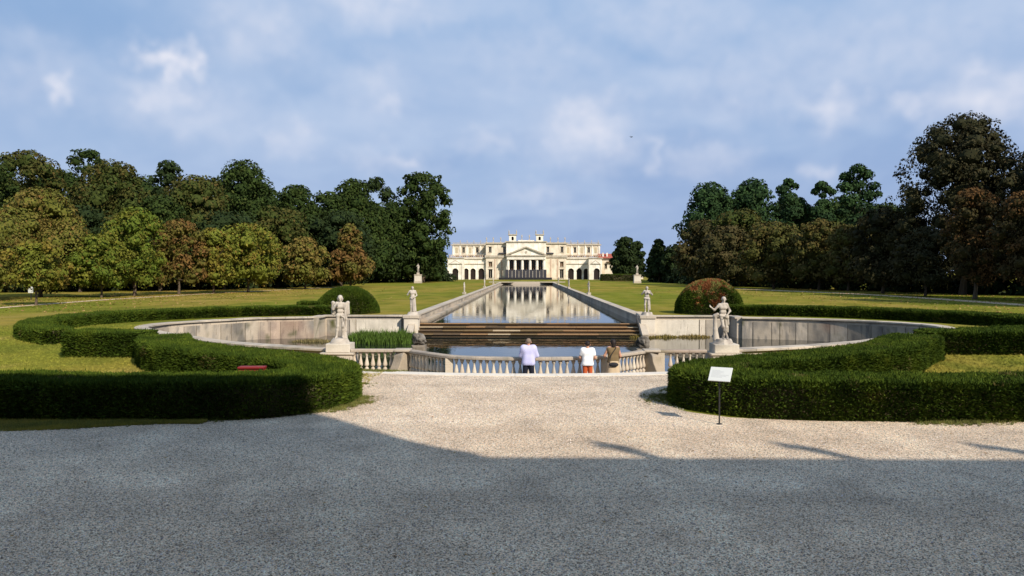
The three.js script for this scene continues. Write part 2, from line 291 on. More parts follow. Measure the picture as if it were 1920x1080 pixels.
// gravel court, with a ragged edge where grass grows into it
srand(5);
const ragged = (pts, amp, step = 0.35) => { const out = []; for (let i = 0; i < pts.length - 1; i++) { const [a, b] = [pts[i], pts[i + 1]], l = Math.hypot(b[0] - a[0], b[1] - a[1]), n = Math.ceil(l / step); for (let k = 0; k < n; k++) { const t = k / n, w = fb3(mix(a[0], b[0], t) * 1.3, mix(a[1], b[1], t) * 1.3, 2, 3) - 0.5; out.push([mix(a[0], b[0], t) + w * amp * (b[1] - a[1]) / l, mix(a[1], b[1], t) - w * amp * (b[0] - a[0]) / l]); } } out.push(pts[pts.length - 1]); return out; };
const gravelEdge = [
  ...ragged([[-90, 17.3], [-14, 17.35], [-11, 17.65], [-9, 18.1], [-6.4, 18.6], [-5.1, 19.6], [-4.7, 21.2], [-4.9, 23.2], [-5.6, 25], [-6.1, 26.6]], 0.8),
  ...kerbPath.filter(([x]) => Math.abs(x) < 5.9),
  ...ragged([[5.9, 26.6], [5.0, 24.6], [4.2, 23], [3.6, 21.6], [3.9, 20], [5, 18.9], [7, 18.55], [90, 18.55]], 0.35),
];
{
  const P = [[-90, -60], ...gravelEdge, [90, -60]], X = [-90, -60, -40, -30, -24, -20], D = [-60, -30, -10, 0, 4];
  for (let x = -17; x <= 17; x += 0.4) X.push(x); X.push(20, 24, 30, 40, 60, 90); for (let d = 6; d < 28.6; d += 0.4) D.push(d);
  const pos = [], uv = [], c = [], idx = [], ins = [], W = X.length;
  for (const d of D) for (const x of X) { const i = inPoly(x, d, P), [a, b] = i ? [x, d] : nearest(x, d, P); ins.push(i); pos.push(a, 0.012, -b); uv.push(a, b); const k = 0.82 + 0.33 * fb3(a * 0.35, 4, b * 0.9, 4) + 0.12 * (n3(a * 1.4, 2, b * 3) - 0.5), w = n3(a * 0.2, 9, b * 0.3) - 0.5; c.push(k * (1.06 + 0.06 * w), k * 1.02, k * (0.97 - 0.06 * w)); }
  for (let j = 0; j < D.length - 1; j++) for (let i = 0; i < W - 1; i++) { const a = j * W + i; if ([a, a + 1, a + W, a + W + 1].some((k) => ins[k])) idx.push(a, a + 1, a + W + 1, a, a + W + 1, a + W); }
  const g = new THREE.BufferGeometry(); g.setAttribute('position', new THREE.Float32BufferAttribute(pos, 3)); g.setAttribute('uv', new THREE.Float32BufferAttribute(uv, 2)); g.setAttribute('color', new THREE.Float32BufferAttribute(c, 3)); g.setAttribute('normal', new THREE.Float32BufferAttribute(pos.map((_, i) => i % 3 === 1 ? 1 : 0), 3)); g.setIndex(idx);
  structure('gravel_court', g, M.gravel);
}
// pale sanded paths below the tree rows
const sandPath = (pix, w) => { const p = curve(pix.map(([x, y]) => onGround(x, y)), 2); return ribbon(p, [[-w, 0.412], [w, 0.412]], { closed: false }); };
M.sand = std({ map: rep(gravelMap, 1 / 5.2), color: col(0.8, 0.74, 0.6) });
structure('path', sandPath([[-120, 586], [0, 577], [90, 570], [200, 562], [300, 556], [420, 549], [540, 543], [640, 538]], 0.6), M.sand);
structure('path', sandPath([[2050, 580], [1900, 570.5], [1750, 560], [1600, 551], [1450, 544.5], [1350, 540]], 1.2), M.sand);

// ------------------------------------------------------------ water
const basinPts = [...sideArc, [14.65, 56.4], [-14.65, 56.4], ...flip(sideArc).reverse(), [-4.7, 31.2], [-3.6, 30], [-2.75, 29], [0, 28.45], [2.75, 29], [3.6, 30], [4.7, 31.2]];
structure('basin_water', flat(basinPts, BASIN_Y), M.water);
structure('pool_water', flat([[-8.0, 57.15], [8.0, 57.15], [8.0, POOL_END], [-8.0, POOL_END]], POOL_Y), M.pool);

// ------------------------------------------------------------ basin walls: a core, dressed blocks on the inner face, and coping stones
function basinWall(side, label) {
  const t = thing('basin_wall', label, 'wall'), f = side < 0 ? flip : (p) => p;
  const arc = f(sideArc), k = side;                                    // offsets are positive towards the outside of the basin on the right-hand side
  const back = f([[14.65, 54.4], [14.65, 56.4]]), straight = f([[14.65, 56.4], [8.9, 56.4]]);
  srand(20 + side);
  const core = (p, a, b) => part('wall_core', stoneGeo(ribbon(p, [[a, -1.6], [b, -1.6], [b, RIM - 0.12], [a, RIM - 0.12]], { sub: 6 }), 1.1, 1.4), M.stone, t);
  core(arc, -0.22, 0.22); core(back, -0.22, 0.22); core(straight, -0.22, 0.22);
  const blocks = (p, step, y0, y1, o0, o1) => { p = curve(p, 0.12); const L = lengthOf(p); for (let s = 0; s < L - 0.3;) { const w = Math.min(step * rr(0.45, 1.5), L - s); const g = ribbon(slice(p, s + 0.025, s + w - 0.025), [[o0, y0], [o1, y0], [o1, y1], [o0, y1]], { sub: 7 }), tone = rr(0.6, 1.1), amt = rr(0.9, 1.9); part('wall_block', paint(g, (x, y, z) => weather(amt, 2)(x, y, z).map((c) => c * tone)), M.stone, t); s += w; } };
  const coping = (p, step) => { const L = lengthOf(p); for (let s = 0; s < L - 0.2;) { const w = Math.min(step * rr(0.9, 1.1), L - s), j = rr(-0.008, 0.008), tone = rr(0.85, 1.1); const g = ribbon(slice(p, s + 0.008, s + w - 0.008), [[-0.34, RIM - 0.115], [-0.36, RIM - 0.1], [-0.36, RIM - 0.02 + j], [-0.33, RIM + j], [0.33, RIM + j], [0.36, RIM - 0.02 + j], [0.36, RIM - 0.1], [0.34, RIM - 0.115]]); part('coping_stone', paint(g, (x, y, z) => weather(0.9, 1.3)(x, y, z).map((c) => c * tone)), M.stone, t); s += w; } };
  const inner = -k * -1;                                               // sign of the offset that points into the basin
  const I = (a) => a * inner * -1;
  const L = lengthOf(arc), farArc = slice(arc, L * 0.42, L);
  blocks(farArc, 1.15, -1.1, RIM - 0.3, I(0.2), I(0.28)); const st = curve(straight.slice().reverse(), 0.12), sl = lengthOf(st); for (const [a, b, amt, base, nm] of [[0.1, 3.3, 0.22, [0.72, 0.67, 0.57], 'wall_panel'], [3.36, 3.75, 0.4, [0.66, 0.6, 0.5], 'pilaster'], [3.81, sl - 0.35, 1.7, [0.42, 0.38, 0.32], 'wall_panel']]) part(nm, stoneGeo(ribbon(slice(st, a, b), [[I(-0.2), -1.1], [I(nm === 'pilaster' ? -0.31 : -0.27), -1.1], [I(nm === 'pilaster' ? -0.31 : -0.27), RIM - 0.3], [I(-0.2), RIM - 0.3]], { sub: 7 }), amt, 2, base), M.stone, t);
  coping(arc, 1.5); coping(back, 1); coping(straight, 1.5);
  return t;
}
basinWall(-1, 'weathered stone wall curving round the basin on the winged statue\'s side');
basinWall(1, 'weathered stone wall curving round the basin beside the brown-patched dome shrub');

// ------------------------------------------------------------ long pool: side walls with coping, and the far end
function poolWall(side, label) {
  const t = thing('pool_wall', label, 'wall', [0, 0, 0]); srand(33 + side);
  const X = 8.2 * side;
  const line = (d0, d1, n) => { const p = []; for (let i = 0; i <= n; i++) p.push([X, mix(d0, d1, i / n)]); return p; };
  part('wall_core', paint(ribbon(line(57.2, POOL_END, 120), [[-0.28, -1.4], [0.28, -1.4], [0.28, RIM - 0.1], [-0.28, RIM - 0.1]], { sub: 4 }), weather(1.1, 1.2)), M.stone, t);
  for (let d = 56.9, i = 0; d < 150; i++) { const w = rr(1.9, 2.6); part('coping_stone', stoneGeo(ribbon([[X, d], [X, d + w - 0.015]], [[-0.36, RIM - 0.09], [-0.36, RIM + 0.01], [0.36, RIM + 0.01], [0.36, RIM - 0.09]], {}), 0.7, 1), M.stone, t); d += w; if (d >= 150) part('coping_stone', stoneGeo(ribbon(line(d, POOL_END + 0.4, 40), [[-0.36, RIM - 0.09], [-0.36, RIM + 0.01], [0.36, RIM + 0.01], [0.36, RIM - 0.09]]), 0.6, 1), M.stone, t); }
  if (side < 0) part('ledge', stoneGeo(ribbon(line(58.5, POOL_END, 120).map(([x, d]) => [x - side * 0.55, d]), [[-0.26, -0.6], [-0.26, -0.02], [0.26, -0.02], [0.26, -0.6]]), 0.9, 1, [0.5, 0.43, 0.33]), M.stone, t);
}
poolWall(-1, 'sunlit stone side wall of the long pool with coping and low ledge');
poolWall(1, 'shaded stone side wall of the long pool without a ledge');
{ const t = thing('pool_end_step', 'pale stone edge closing the far end of the pool before the villa', 'step'); part('slab', stoneGeo(box(-8.6, 8.6, -0.6, 0.5, -POOL_END - 1.2, -POOL_END, 0.03), 0.3), M.stone, t); part('slab', stoneGeo(box(-12, 12, 0.3, 0.62, -POOL_END - 3.2, -POOL_END - 1.2, 0.03), 0.3), M.stone, t); }

// ------------------------------------------------------------ cascade
{
  const t = thing('cascade', 'wet brown stepped stone cascade between pool and basin', 'steps'); srand(44);
  for (let i = 0; i < 4; i++) {
    const d1 = 57.3 - i * 0.58, d0 = d1 - 0.58, y = POOL_Y - 0.02 - 0.215 * i;
    part('riser', box(-7.9, 7.9, -1.6, y - 0.05, -d1 - 0.6, -d0 - 0.14), M.wet, t);
    for (let x = -7.9; x < 7.85;) { const w = Math.min(rr(1.3, 2.2), 7.9 - x), j = rr(-0.012, 0.008); part('tread_stone', box(x + 0.006, x + w - 0.006, y - 0.05, y + j, -d1 - 0.2, -d0 + rr(0, 0.05), 0.012), [M.nosing, M.algae, M.nosing, M.lime, M.wet, M.algae][Math.floor(rnd() * 6)], t); x += w; }
  }
  for (const s of [-1, 1]) { const g = box(-0.22, 0.22, -0.16, 0.16, -1.75, 1.75, 0.02).rotateX(0.42).translate(8.13 * s, -0.18, -55.75); part('side_coping', stoneGeo(g, 0.5), M.stone, t); part('side_wall', stoneGeo(box(8.13 * s - 0.2, 8.13 * s + 0.2, -1.6, -0.6, -57.3, -54.6), 0.9, 1, [0.3, 0.26, 0.2]), M.stone, t); }
}

// ------------------------------------------------------------ sunken terrace before the balustrade, kerb and steps
const balCurve = curve([[-4.75, 31.25], [-4.45, 30.85], [-3.65, 29.9], [-2.75, 28.98], [-1.5, 28.52], [0, 28.38], [1.5, 28.52], [2.75, 28.98], [3.65, 29.9], [4.45, 30.85], [4.75, 31.25]], 0.2);
{
  structure('terrace', stoneGeo(flat([...kerbPath, [7.3, 31.6], [5, 31.6], ...balCurve.slice().reverse().map(([x, d]) => [x, d + 0.25]), [-5, 31.6], [-7.3, 31.6]], TERRACE_Y), 0.4), M.stone);
  const t = thing('terrace_steps', 'pale stone kerb and steps at the end of the gravel court', 'steps'); srand(51);
  for (let s = 0; s < 4; s++) {
    const p = kerbPath.map(([x, d]) => [x, d + s * 0.2]), top = 0.035 - s * 0.17, L = lengthOf(p);
    for (let a = 0; a < L - 0.2;) { const w = Math.min(rr(1.1, 1.6), L - a); part('step_stone', stoneGeo(ribbon(slice(p, a + 0.005, a + w - 0.005), [[-0.1, TERRACE_Y + 0.002], [s ? 0.1 : 0.55, TERRACE_Y + 0.002], [s ? 0.1 : 0.55, top], [-0.1, top]]), s ? 0.4 : 0.08, 1, [0.78, 0.73, 0.64]), M.stone, t); a += w; }
  }
  for (const s of [-1, 1]) part('side_wall', stoneGeo(ribbon([[7.4 * s, 28.1], [7.4 * s, 31.2]], [[-0.15, -0.7], [0.15, -0.7], [0.15, 0.1], [-0.15, 0.1]]), 0.5), M.stone, t);
}
// balustrades
const balusterGeo = (() => { const p = [[0, 0], [0.08, 0], [0.08, 0.03], [0.062, 0.04], [0.08, 0.075], [0.082, 0.12], [0.06, 0.165], [0.034, 0.185], [0.034, 0.205], [0.075, 0.225], [0.09, 0.27], [0.082, 0.34], [0.055, 0.46], [0.034, 0.58], [0.034, 0.63], [0.058, 0.65], [0.044, 0.67], [0.075, 0.7], [0.075, 0.78], [0, 0.78]].map(([r, y]) => new THREE.Vector2(r, y)); const g = new THREE.LatheGeometry(p, 12).toNonIndexed(); return g; })();
const balusterKinds = [0, 1, 2].map((i) => stoneGeo(balusterGeo.clone(), 0.2 + 0.25 * i, 3 + i, [[0.66, 0.6, 0.5], [0.6, 0.52, 0.42], [0.55, 0.5, 0.43]][i]));
function balustrade(path, piers, label, from = 0.3) {
  const t = thing('balustrade', label, 'balustrade'); const L = lengthOf(path), n = Math.round((L - from * 2) / 0.245); srand(60 + Math.round(path[0][0] * 3) + 40);
  const posts = piers.map((s) => s * L);
  for (let s = 0; s < L - 0.1;) { const w = Math.min(1.35, L - s); part('rail_stone', stoneGeo(ribbon(slice(path, s + 0.004, s + w - 0.004), [[-0.12, RIM - 0.125], [-0.17, RIM - 0.1], [-0.17, RIM - 0.03], [-0.14, RIM], [0.14, RIM], [0.17, RIM - 0.03], [0.17, RIM - 0.1], [0.12, RIM - 0.125]]), 1.0, 1.8, [0.45, 0.39, 0.32]), M.stone, t); part('plinth_stone', stoneGeo(ribbon(slice(path, s + 0.004, s + w - 0.004), [[-0.16, TERRACE_Y - 0.8], [0.16, TERRACE_Y - 0.8], [0.16, -0.45], [-0.16, -0.45]]), 0.6), M.stone, t); s += w; }
  for (let i = 0; i <= n; i++) { const s = from + (L - from * 2) * i / n; if (posts.some((q) => Math.abs(q - s) < 0.2)) continue; const p = slice(path, s, s + 0.01)[0]; const b = part('baluster', balusterKinds[Math.floor(rnd() * 3)], M.stone, t); b.position.set(p[0], -0.45, -p[1]); b.rotation.y = rr(0, 6); }
  for (const s of posts) { const p = slice(path, Math.max(0, Math.min(s, L - 0.02)), s + 0.02)[0]; part('pier', stoneGeo(box(-0.14, 0.14, -0.45, RIM - 0.12, -0.165, 0.165, 0.012).translate(p[0], 0, -p[1]), 0.25, 2, [0.64, 0.57, 0.46]), M.stone, t); }
}
balustrade(balCurve, [0.245, 0.755], 'curved stone balustrade bulging behind the three visitors');
balustrade([[-7.0, 31.3], [-6, 31.3], [-5.05, 31.3]], [], 'straight short stone balustrade next to the winged statue\'s pedestal', 0.12);
balustrade([[5.05, 31.3], [6, 31.3], [7.1, 31.3]], [0.12], 'straight short stone balustrade next to the leaning statue\'s pedestal', 0.12);

// rough dark stones at the ends of the curve
function boulder(x, y, d, r, label, sq, s) {
  const g = new THREE.IcosahedronGeometry(r, 5), p = g.attributes.position; for (let i = 0; i < p.count; i++) { const v = new THREE.Vector3().fromBufferAttribute(p, i), k = 0.5 + 1.0 * fb3(v.x * 5 + s, v.y * 5, v.z * 5, 4); p.setXYZ(i, v.x * k, v.y * k * sq, v.z * k); } g.computeVertexNormals();
  const m = lit(new THREE.Mesh(paint(uvBox(g), weather(1, 3, [0.06, 0.052, 0.04])), M.stone)); m.name = numbered('boulder'); m.position.set(x, y, -d); scene.add(m); tag(m, label, 'rock');
}
function scrollPier(side, label) {
  const t = thing('scroll_pier', label, 'pier', [4.9 * side, TERRACE_Y, -31.1]);
  const s = new THREE.Shape(); s.moveTo(-0.3, 0); s.lineTo(0.55, 0); s.bezierCurveTo(0.62, 0.35, 0.3, 0.5, 0.28, 0.85); s.bezierCurveTo(0.25, 1.0, 0.05, 1.06, -0.3, 1.02); s.closePath();
  const g = uvBox(new THREE.ExtrudeGeometry(s, { depth: 0.4, bevelEnabled: true, bevelSize: 0.03, bevelThickness: 0.03, bevelSegments: 2, curveSegments: 10 })); g.translate(0, 0, -0.2).rotateY(side < 0 ? -2.2 : -0.95);
  part('scroll', stoneGeo(g, 0.9, 1.5, [0.4, 0.34, 0.26]), M.stone, t); part('cap', stoneGeo(box(-0.32, 0.32, 1.03, 1.13, -0.32, 0.32, 0.02), 0.8, 2, [0.5, 0.44, 0.36]), M.stone, t);
}
scrollPier(-1, 'dark scrolled stone pier ending the curved balustrade near the winged statue');
scrollPier(1, 'dark scrolled stone pier ending the curved balustrade near the leaning statue');
boulder(-4.7, 0.6, 34.2, 0.3, 'dark rough rock in the basin beside the reeds', 0.9, 3);
boulder(5.05, 0.45, 34.4, 0.3, 'dark round rock in the basin on the leaning statue\'s side', 0.95, 8);
for (const [x, d, l] of [[-4.7, 34.2, 'rough stone stub carrying a dark rock beside the reeds'], [5.05, 34.4, 'rough stone stub carrying a dark rock on the leaning statue\'s side']]) { const t = thing('rock_base', l, 'rock', [x, -1.4, -d]); part('stub', stoneGeo(box(-0.3, 0.3, 0, 1.75 + (x > 0 ? -0.15 : 0), -0.3, 0.3, 0.08), 1, 2, [0.22, 0.19, 0.15]), M.stone, t); }

// ------------------------------------------------------------ hedges
const DARKG = [0.02, 0.038, 0.004], MIDG = [0.052, 0.084, 0.008], LIGHTG = [0.12, 0.15, 0.015];
function leafCloud(n, sample, size, colour) { // n small leaf sprays; sample() gives a point, an outward direction and a tone
  const pos = new Float32Array(n * 9), cl = new Float32Array(n * 9), v = new THREE.Vector3(), a = new THREE.Vector3(), b = new THREE.Vector3();
  for (let i = 0; i < n; i++) {
    const [p, o, t] = sample(); b.set(o[0] + rr(-0.55, 0.55), o[1] + rr(-0.4, 0.55), o[2] + rr(-0.55, 0.55)).normalize();   // shoots point out of the clipped face
    a.set(rr(-1, 1), rr(-1, 1), rr(-1, 1)).cross(b).normalize(); v.copy(a).cross(b);
    const L = size * rr(0.6, 1.4), w = L * rr(0.16, 0.3), c = colour(t, p), q = [[-w, -L * 0.6], [w, -L * 0.6], [rr(-w, w), L * 0.5]];
    for (let k = 0; k < 3; k++) { pos.set([p[0] + a.x * q[k][0] + b.x * q[k][1], p[1] + a.y * q[k][0] + b.y * q[k][1], p[2] + a.z * q[k][0] + b.z * q[k][1]], i * 9 + k * 3); cl.set(c, i * 9 + k * 3); }
  }
  const g = new THREE.BufferGeometry(); g.setAttribute('position', new THREE.BufferAttribute(pos, 3)); g.setAttribute('color', new THREE.BufferAttribute(cl, 3)); g.computeVertexNormals(); return g;
}
const hedgeTone = (t, p) => p && t > 0.2 && fb3(p[0] * 0.9 + 31, p[1] * 1.6, p[2] * 0.9, 3) > 0.69 && rnd() < 0.4 ? mix3([0.12, 0.085, 0.03], [0.09, 0.1, 0.03], rnd()) : t < 0.5 ? mix3(DARKG, MIDG, t * 2) : mix3(MIDG, LIGHTG, t * 2 - 1);
function hedge(pts, w, h, label, size, density, name = 'clipped_hedge') { density = Math.min(density, 3200);
  const path = curve(pts, 0.25), N = frames(path), cum = [0]; for (let i = 1; i < path.length; i++) cum.push(cum[i - 1] + Math.hypot(path[i][0] - path[i - 1][0], path[i][1] - path[i - 1][1]));
  const L = cum[cum.length - 1], c0 = path[0], t = thing(name, label, 'hedge', [0, 0, 0], 0, 'clipped hedges of the parterre');
  const e = w / 2 - 0.26, prof = [[-e, 0], [-e - 0.01, h - 0.16], [-e + 0.12, h - 0.06], [e - 0.12, h - 0.06], [e + 0.01, h - 0.16], [e, 0]];
  part('core', ribbon(path, prof, { base: gy }), M.hedgeCore, t);
  srand(Math.round(L * 97) + pts.length);
  const per = [h - 0.1, 0.16, w - 0.2, 0.16, h - 0.1], P = per.reduce((a, b) => a + b), area = P * L + 2 * w * h, n = Math.round(area * density);
  const place = (s, q) => { // s along the hedge, q round its section from one foot over the top to the other
    let i = Math.min(path.length - 2, Math.floor(s / L * (path.length - 1))); const f = clamp(s / L * (path.length - 1) - i), x = mix(path[i][0], path[i + 1][0], f), d = mix(path[i][1], path[i + 1][1], f), nx = mix(N[i][0], N[i + 1][0], f), nd = mix(N[i][1], N[i + 1][1], f);
    let o, y, ox, oy; const hw = w / 2, top = h + (fb3(x * 1.7, 1, d * 1.7, 2) - 0.5) * 0.09, bul = (fb3(x * 1.2, q, d * 1.2 + 3, 3) - 0.5) * 0.2;
    if (q < per[0]) { o = -hw - bul; y = q; ox = -1; oy = 0.15; } else if ((q -= per[0]) < per[1]) { const k = q / per[1]; o = -hw + 0.1 * k; y = top - 0.1 * (1 - k); ox = -0.7; oy = 0.7; } else if ((q -= per[1]) < per[2]) { o = -hw + 0.1 + q; y = top; ox = 0; oy = 1; } else if ((q -= per[2]) < per[3]) { const k = q / per[3]; o = hw - 0.1 * (1 - k); y = top - 0.1 * k; ox = 0.7; oy = 0.7; } else { q -= per[3]; o = hw + bul; y = h - 0.1 - q; ox = 1; oy = 0.15; }
    return [[x + nx * o, gy(x, d) + y, -(d + nd * o)], [nx * ox, oy, -nd * ox]];
  };
  const sample = () => {
    let p, o;
    if (rnd() < 2 * w * h / area) { const end = rnd() < 0.5, i = end ? 0 : path.length - 1, k = rr(-0.5, 0.5) * w, y = rr(0, h), s = end ? -1 : 1, dx = N[i][1] * -s, dd = N[i][0] * s, r = 0.05 + (0.25 - k * k / (w * w)) * 0.7; p = [path[i][0] + N[i][0] * k + dx * r, gy(...path[i]) + y, -(path[i][1] + N[i][1] * k + dd * r)]; o = [dx, 0.1, -dd]; }
    else [p, o] = place(rnd() * L, rnd() * P);
    const j = o[1] > 0.9 ? rr(-0.06, 0.03) + (rnd() < 0.02 ? 0.06 : 0) : rr(-0.14, 0.03); p = [p[0] + o[0] * j, p[1] + o[1] * j, p[2] + o[2] * j];
    return [p, [...o, 1], clamp(0.38 + (fb3(p[0] * 1.6, p[1] * 1.6, p[2] * 1.6, 3) - 0.5) * 1.1 + rr(-0.28, 0.28))];
  };
  part('foliage', leafCloud(n, sample, size, hedgeTone), M.leaf, t);
  return t;
}
hedge([[-17.5, 19.2], [-15, 19.2], [-12, 19.2], [-8, 19.22], [-6.6, 19.55], [-5.75, 20.5], [-5.65, 21.9], [-6.5, 23.1], [-8.3, 24.6], [-10.3, 26.1], [-12.2, 27.5], [-13.4, 29], [-14.2, 30.6]], 1.95, 0.93, 'long dark clipped hedge with hairpin bend around the red bench', 0.075, 3200);
hedge([[17.5, 19.5], [15, 19.5], [12, 19.5], [8, 19.5], [6.0, 19.8], [4.95, 20.7], [5.0, 21.9], [6.6, 23.3], [9, 24.9], [11.3, 26.6], [12.9, 28.1], [14.1, 29.7], [15.3, 31.2]], 1.95, 0.93, 'long clipped hedge with hairpin bend behind the white information panel', 0.075, 3200);
hedge([[-18.4, 31.8], [-17, 31.75], [-15.5, 31.7]], 1.8, 0.98, 'short straight clipped hedge facing the lawn gap beyond the red bench', 0.1, 1900);
hedge([[16.6, 33.1], [20, 33.1], [26, 33.1]], 1.8, 0.9, 'straight clipped hedge beyond the gap from the information panel\'s hedge', 0.1, 1900);
hedge([[-13.2, 57.6], [-15.8, 57.2], [-20.2, 55.4], [-23.6, 52], [-25.8, 47.5], [-25.9, 42], [-24.3, 38.3], [-21.4, 35.6]], 1.5, 0.66, 'low hedge sweeping round the basin from the plain green dome shrub', 0.14, 1100);
hedge([[14.2, 57.6], [17, 57.2], [21.4, 55.2], [25, 51], [27.2, 46], [27.2, 41], [24.8, 37.4], [20, 36.0]], 1.5, 0.7, 'low dark hedge sweeping round the basin from the brown-patched dome shrub', 0.14, 1100);
hedge([[-13.8, 59.4], [-17.0, 58.8]], 1.4, 0.9, 'taller short block of clipped hedge next to the plain green dome shrub', 0.14, 1100);

function dome(px, D, w, h, label, patch) {
  const x = gx(px, D), t = thing('dome_shrub', label, 'shrub', [x, gy(x, D), -D]); srand(px);
  const R = w / 2, core = new THREE.SphereGeometry(1, 32, 16, 0, Math.PI * 2, 0, Math.PI / 2).scale(R * 0.96, h * 0.965, R * 0.96); part('core', core, M.hedgeCore, t);
  const s = () => { const u = rnd() * Math.PI * 2, z = Math.pow(rnd(), 0.85), r = Math.sqrt(1 - z * z), k = 1 + (fb3(r * Math.cos(u) * 3, z * 3, r * Math.sin(u) * 3, 3) - 0.5) * 0.06; const dir = [r * Math.cos(u), z, r * Math.sin(u)], j = rr(0.96, 1.015) * k; return [[dir[0] * R * j, dir[1] * h * j, dir[2] * R * j], dir, clamp(0.4 + (fb3(dir[0] * 4, dir[1] * 4, dir[2] * 4 + px, 3) - 0.5) * 0.9 + rr(-0.25, 0.25))]; };
  part('foliage', leafCloud(48000, s, 0.14, (tt, p) => { if (patch) { const k = fb3(p[0] * 1.5 + 3, p[1] * 1.5, p[2] * 1.5, 4) + (p[1] / h) * 0.5 - Math.abs(p[0] + 0.3) * 0.17 - 0.58; if (k > 0.05 + rr(-0.1, 0.1)) return fb3(p[0] * 4, p[1] * 4 + 9, p[2] * 4, 2) > 0.5 ? mix3([0.3, 0.13, 0.045], [0.2, 0.07, 0.03], rnd()) : mix3([0.3, 0.25, 0.08], [0.12, 0.14, 0.03], rnd()); } return hedgeTone(tt, p); }), M.leaf, t);
}
dome(651, 60.2, 4.85, 2.02, 'plain green dome-shaped clipped shrub behind the basin wall', false);
dome(1330, 60.2, 5.15, 2.6, 'large dome-shaped clipped shrub with a brown and rust patch on top', true);

// ------------------------------------------------------------ trees
function limb(pts, r0, r1, seg = 7) { // tapered tube
  const c = new THREE.CatmullRomCurve3(pts.map((p) => new THREE.Vector3(...p))), n = 8, fr = c.computeFrenetFrames(n), pos = [], idx = [], uv = [];
  for (let i = 0; i <= n; i++) { const p = c.getPointAt(i / n), r = mix(r0, r1, i / n) * (i === 0 ? 1.35 : 1); for (let k = 0; k <= seg; k++) { const a = k / seg * Math.PI * 2, x = fr.normals[i], y = fr.binormals[i]; pos.push(p.x + (x.x * Math.cos(a) + y.x * Math.sin(a)) * r, p.y + (x.y * Math.cos(a) + y.y * Math.sin(a)) * r, p.z + (x.z * Math.cos(a) + y.z * Math.sin(a)) * r); uv.push(k / seg * 2 * r0 * Math.PI, i / n * 3); } }
  for (let i = 0; i < n; i++) for (let k = 0; k < seg; k++) { const a = i * (seg + 1) + k; idx.push(a, a + 1, a + seg + 2, a, a + seg + 2, a + seg + 1); }
  const g = new THREE.BufferGeometry(); g.setAttribute('position', new THREE.Float32BufferAttribute(pos, 3)); g.setAttribute('uv', new THREE.Float32BufferAttribute(uv, 2)); g.setIndex(idx); g.computeVertexNormals(); return g.toNonIndexed();
}
function crownLeaves(lobes, n, size, colour, flatness = 0.6) {
  const pos = new Float32Array(n * 18), cl = new Float32Array(n * 18), tot = []; let T = 0; let miss = 0; for (const l of lobes) { T += l[3] * l[3]; tot.push(T); }
  const v = new THREE.Vector3(), a = new THREE.Vector3(), b = new THREE.Vector3(), d = new THREE.Vector3();
  for (let i = 0; i < n; i++) {
    const q = rnd() * T; let k = 0, hi = tot.length - 1; while (k < hi) { const m = (k + hi) >> 1; if (tot[m] < q) k = m + 1; else hi = m; }
    const l = lobes[k]; d.set(rr(-1, 1), rr(-1, 1), rr(-1, 1)); while (d.lengthSq() > 1 || d.lengthSq() < 0.01) d.set(rr(-1, 1), rr(-1, 1), rr(-1, 1)); d.normalize(); if (d.y < -0.3 && rnd() < 0.5) d.y = -d.y;
    const rad = l[3] * (0.6 + 0.46 * Math.sqrt(rnd())), x = l[0] + d.x * rad, y = l[1] + d.y * rad * flatness * 1.25, z = l[2] + d.z * rad;
    if (miss < n * 6 && lobes.some((o) => o !== l && (o[0] - x) ** 2 + ((o[1] - y) / (flatness * 1.25)) ** 2 + (o[2] - z) ** 2 < o[3] * o[3] * 0.5)) { miss++; i--; continue; }   // leaves stand where light reaches, round the outside
    v.set(d.x + rr(-0.8, 0.8), d.y + rr(-0.5, 1.0), d.z + rr(-0.8, 0.8)).normalize(); a.set(rr(-1, 1), rr(-0.6, 0.6), rr(-1, 1)).cross(v).normalize(); b.copy(v).cross(a);
    const s = size * rr(0.55, 1.25), w = s * rr(0.45, 0.8), c = colour(x, y, z, l[4]);
    const A = [x - a.x * s, y - a.y * s, z - a.z * s], C = [x + a.x * s, y + a.y * s - s * 0.25, z + a.z * s], B = [x + b.x * w, y + b.y * w + s * 0.1, z + b.z * w], E = [x - b.x * w, y - b.y * w, z - b.z * w];
    pos.set([...A, ...B, ...C, ...A, ...C, ...E], i * 18); for (let m = 0; m < 6; m++) cl.set(c, i * 18 + m * 3);
  }
  const g = new THREE.BufferGeometry(); g.setAttribute('position', new THREE.BufferAttribute(pos, 3)); g.setAttribute('color', new THREE.BufferAttribute(cl, 3)); g.computeVertexNormals(); return g;
}
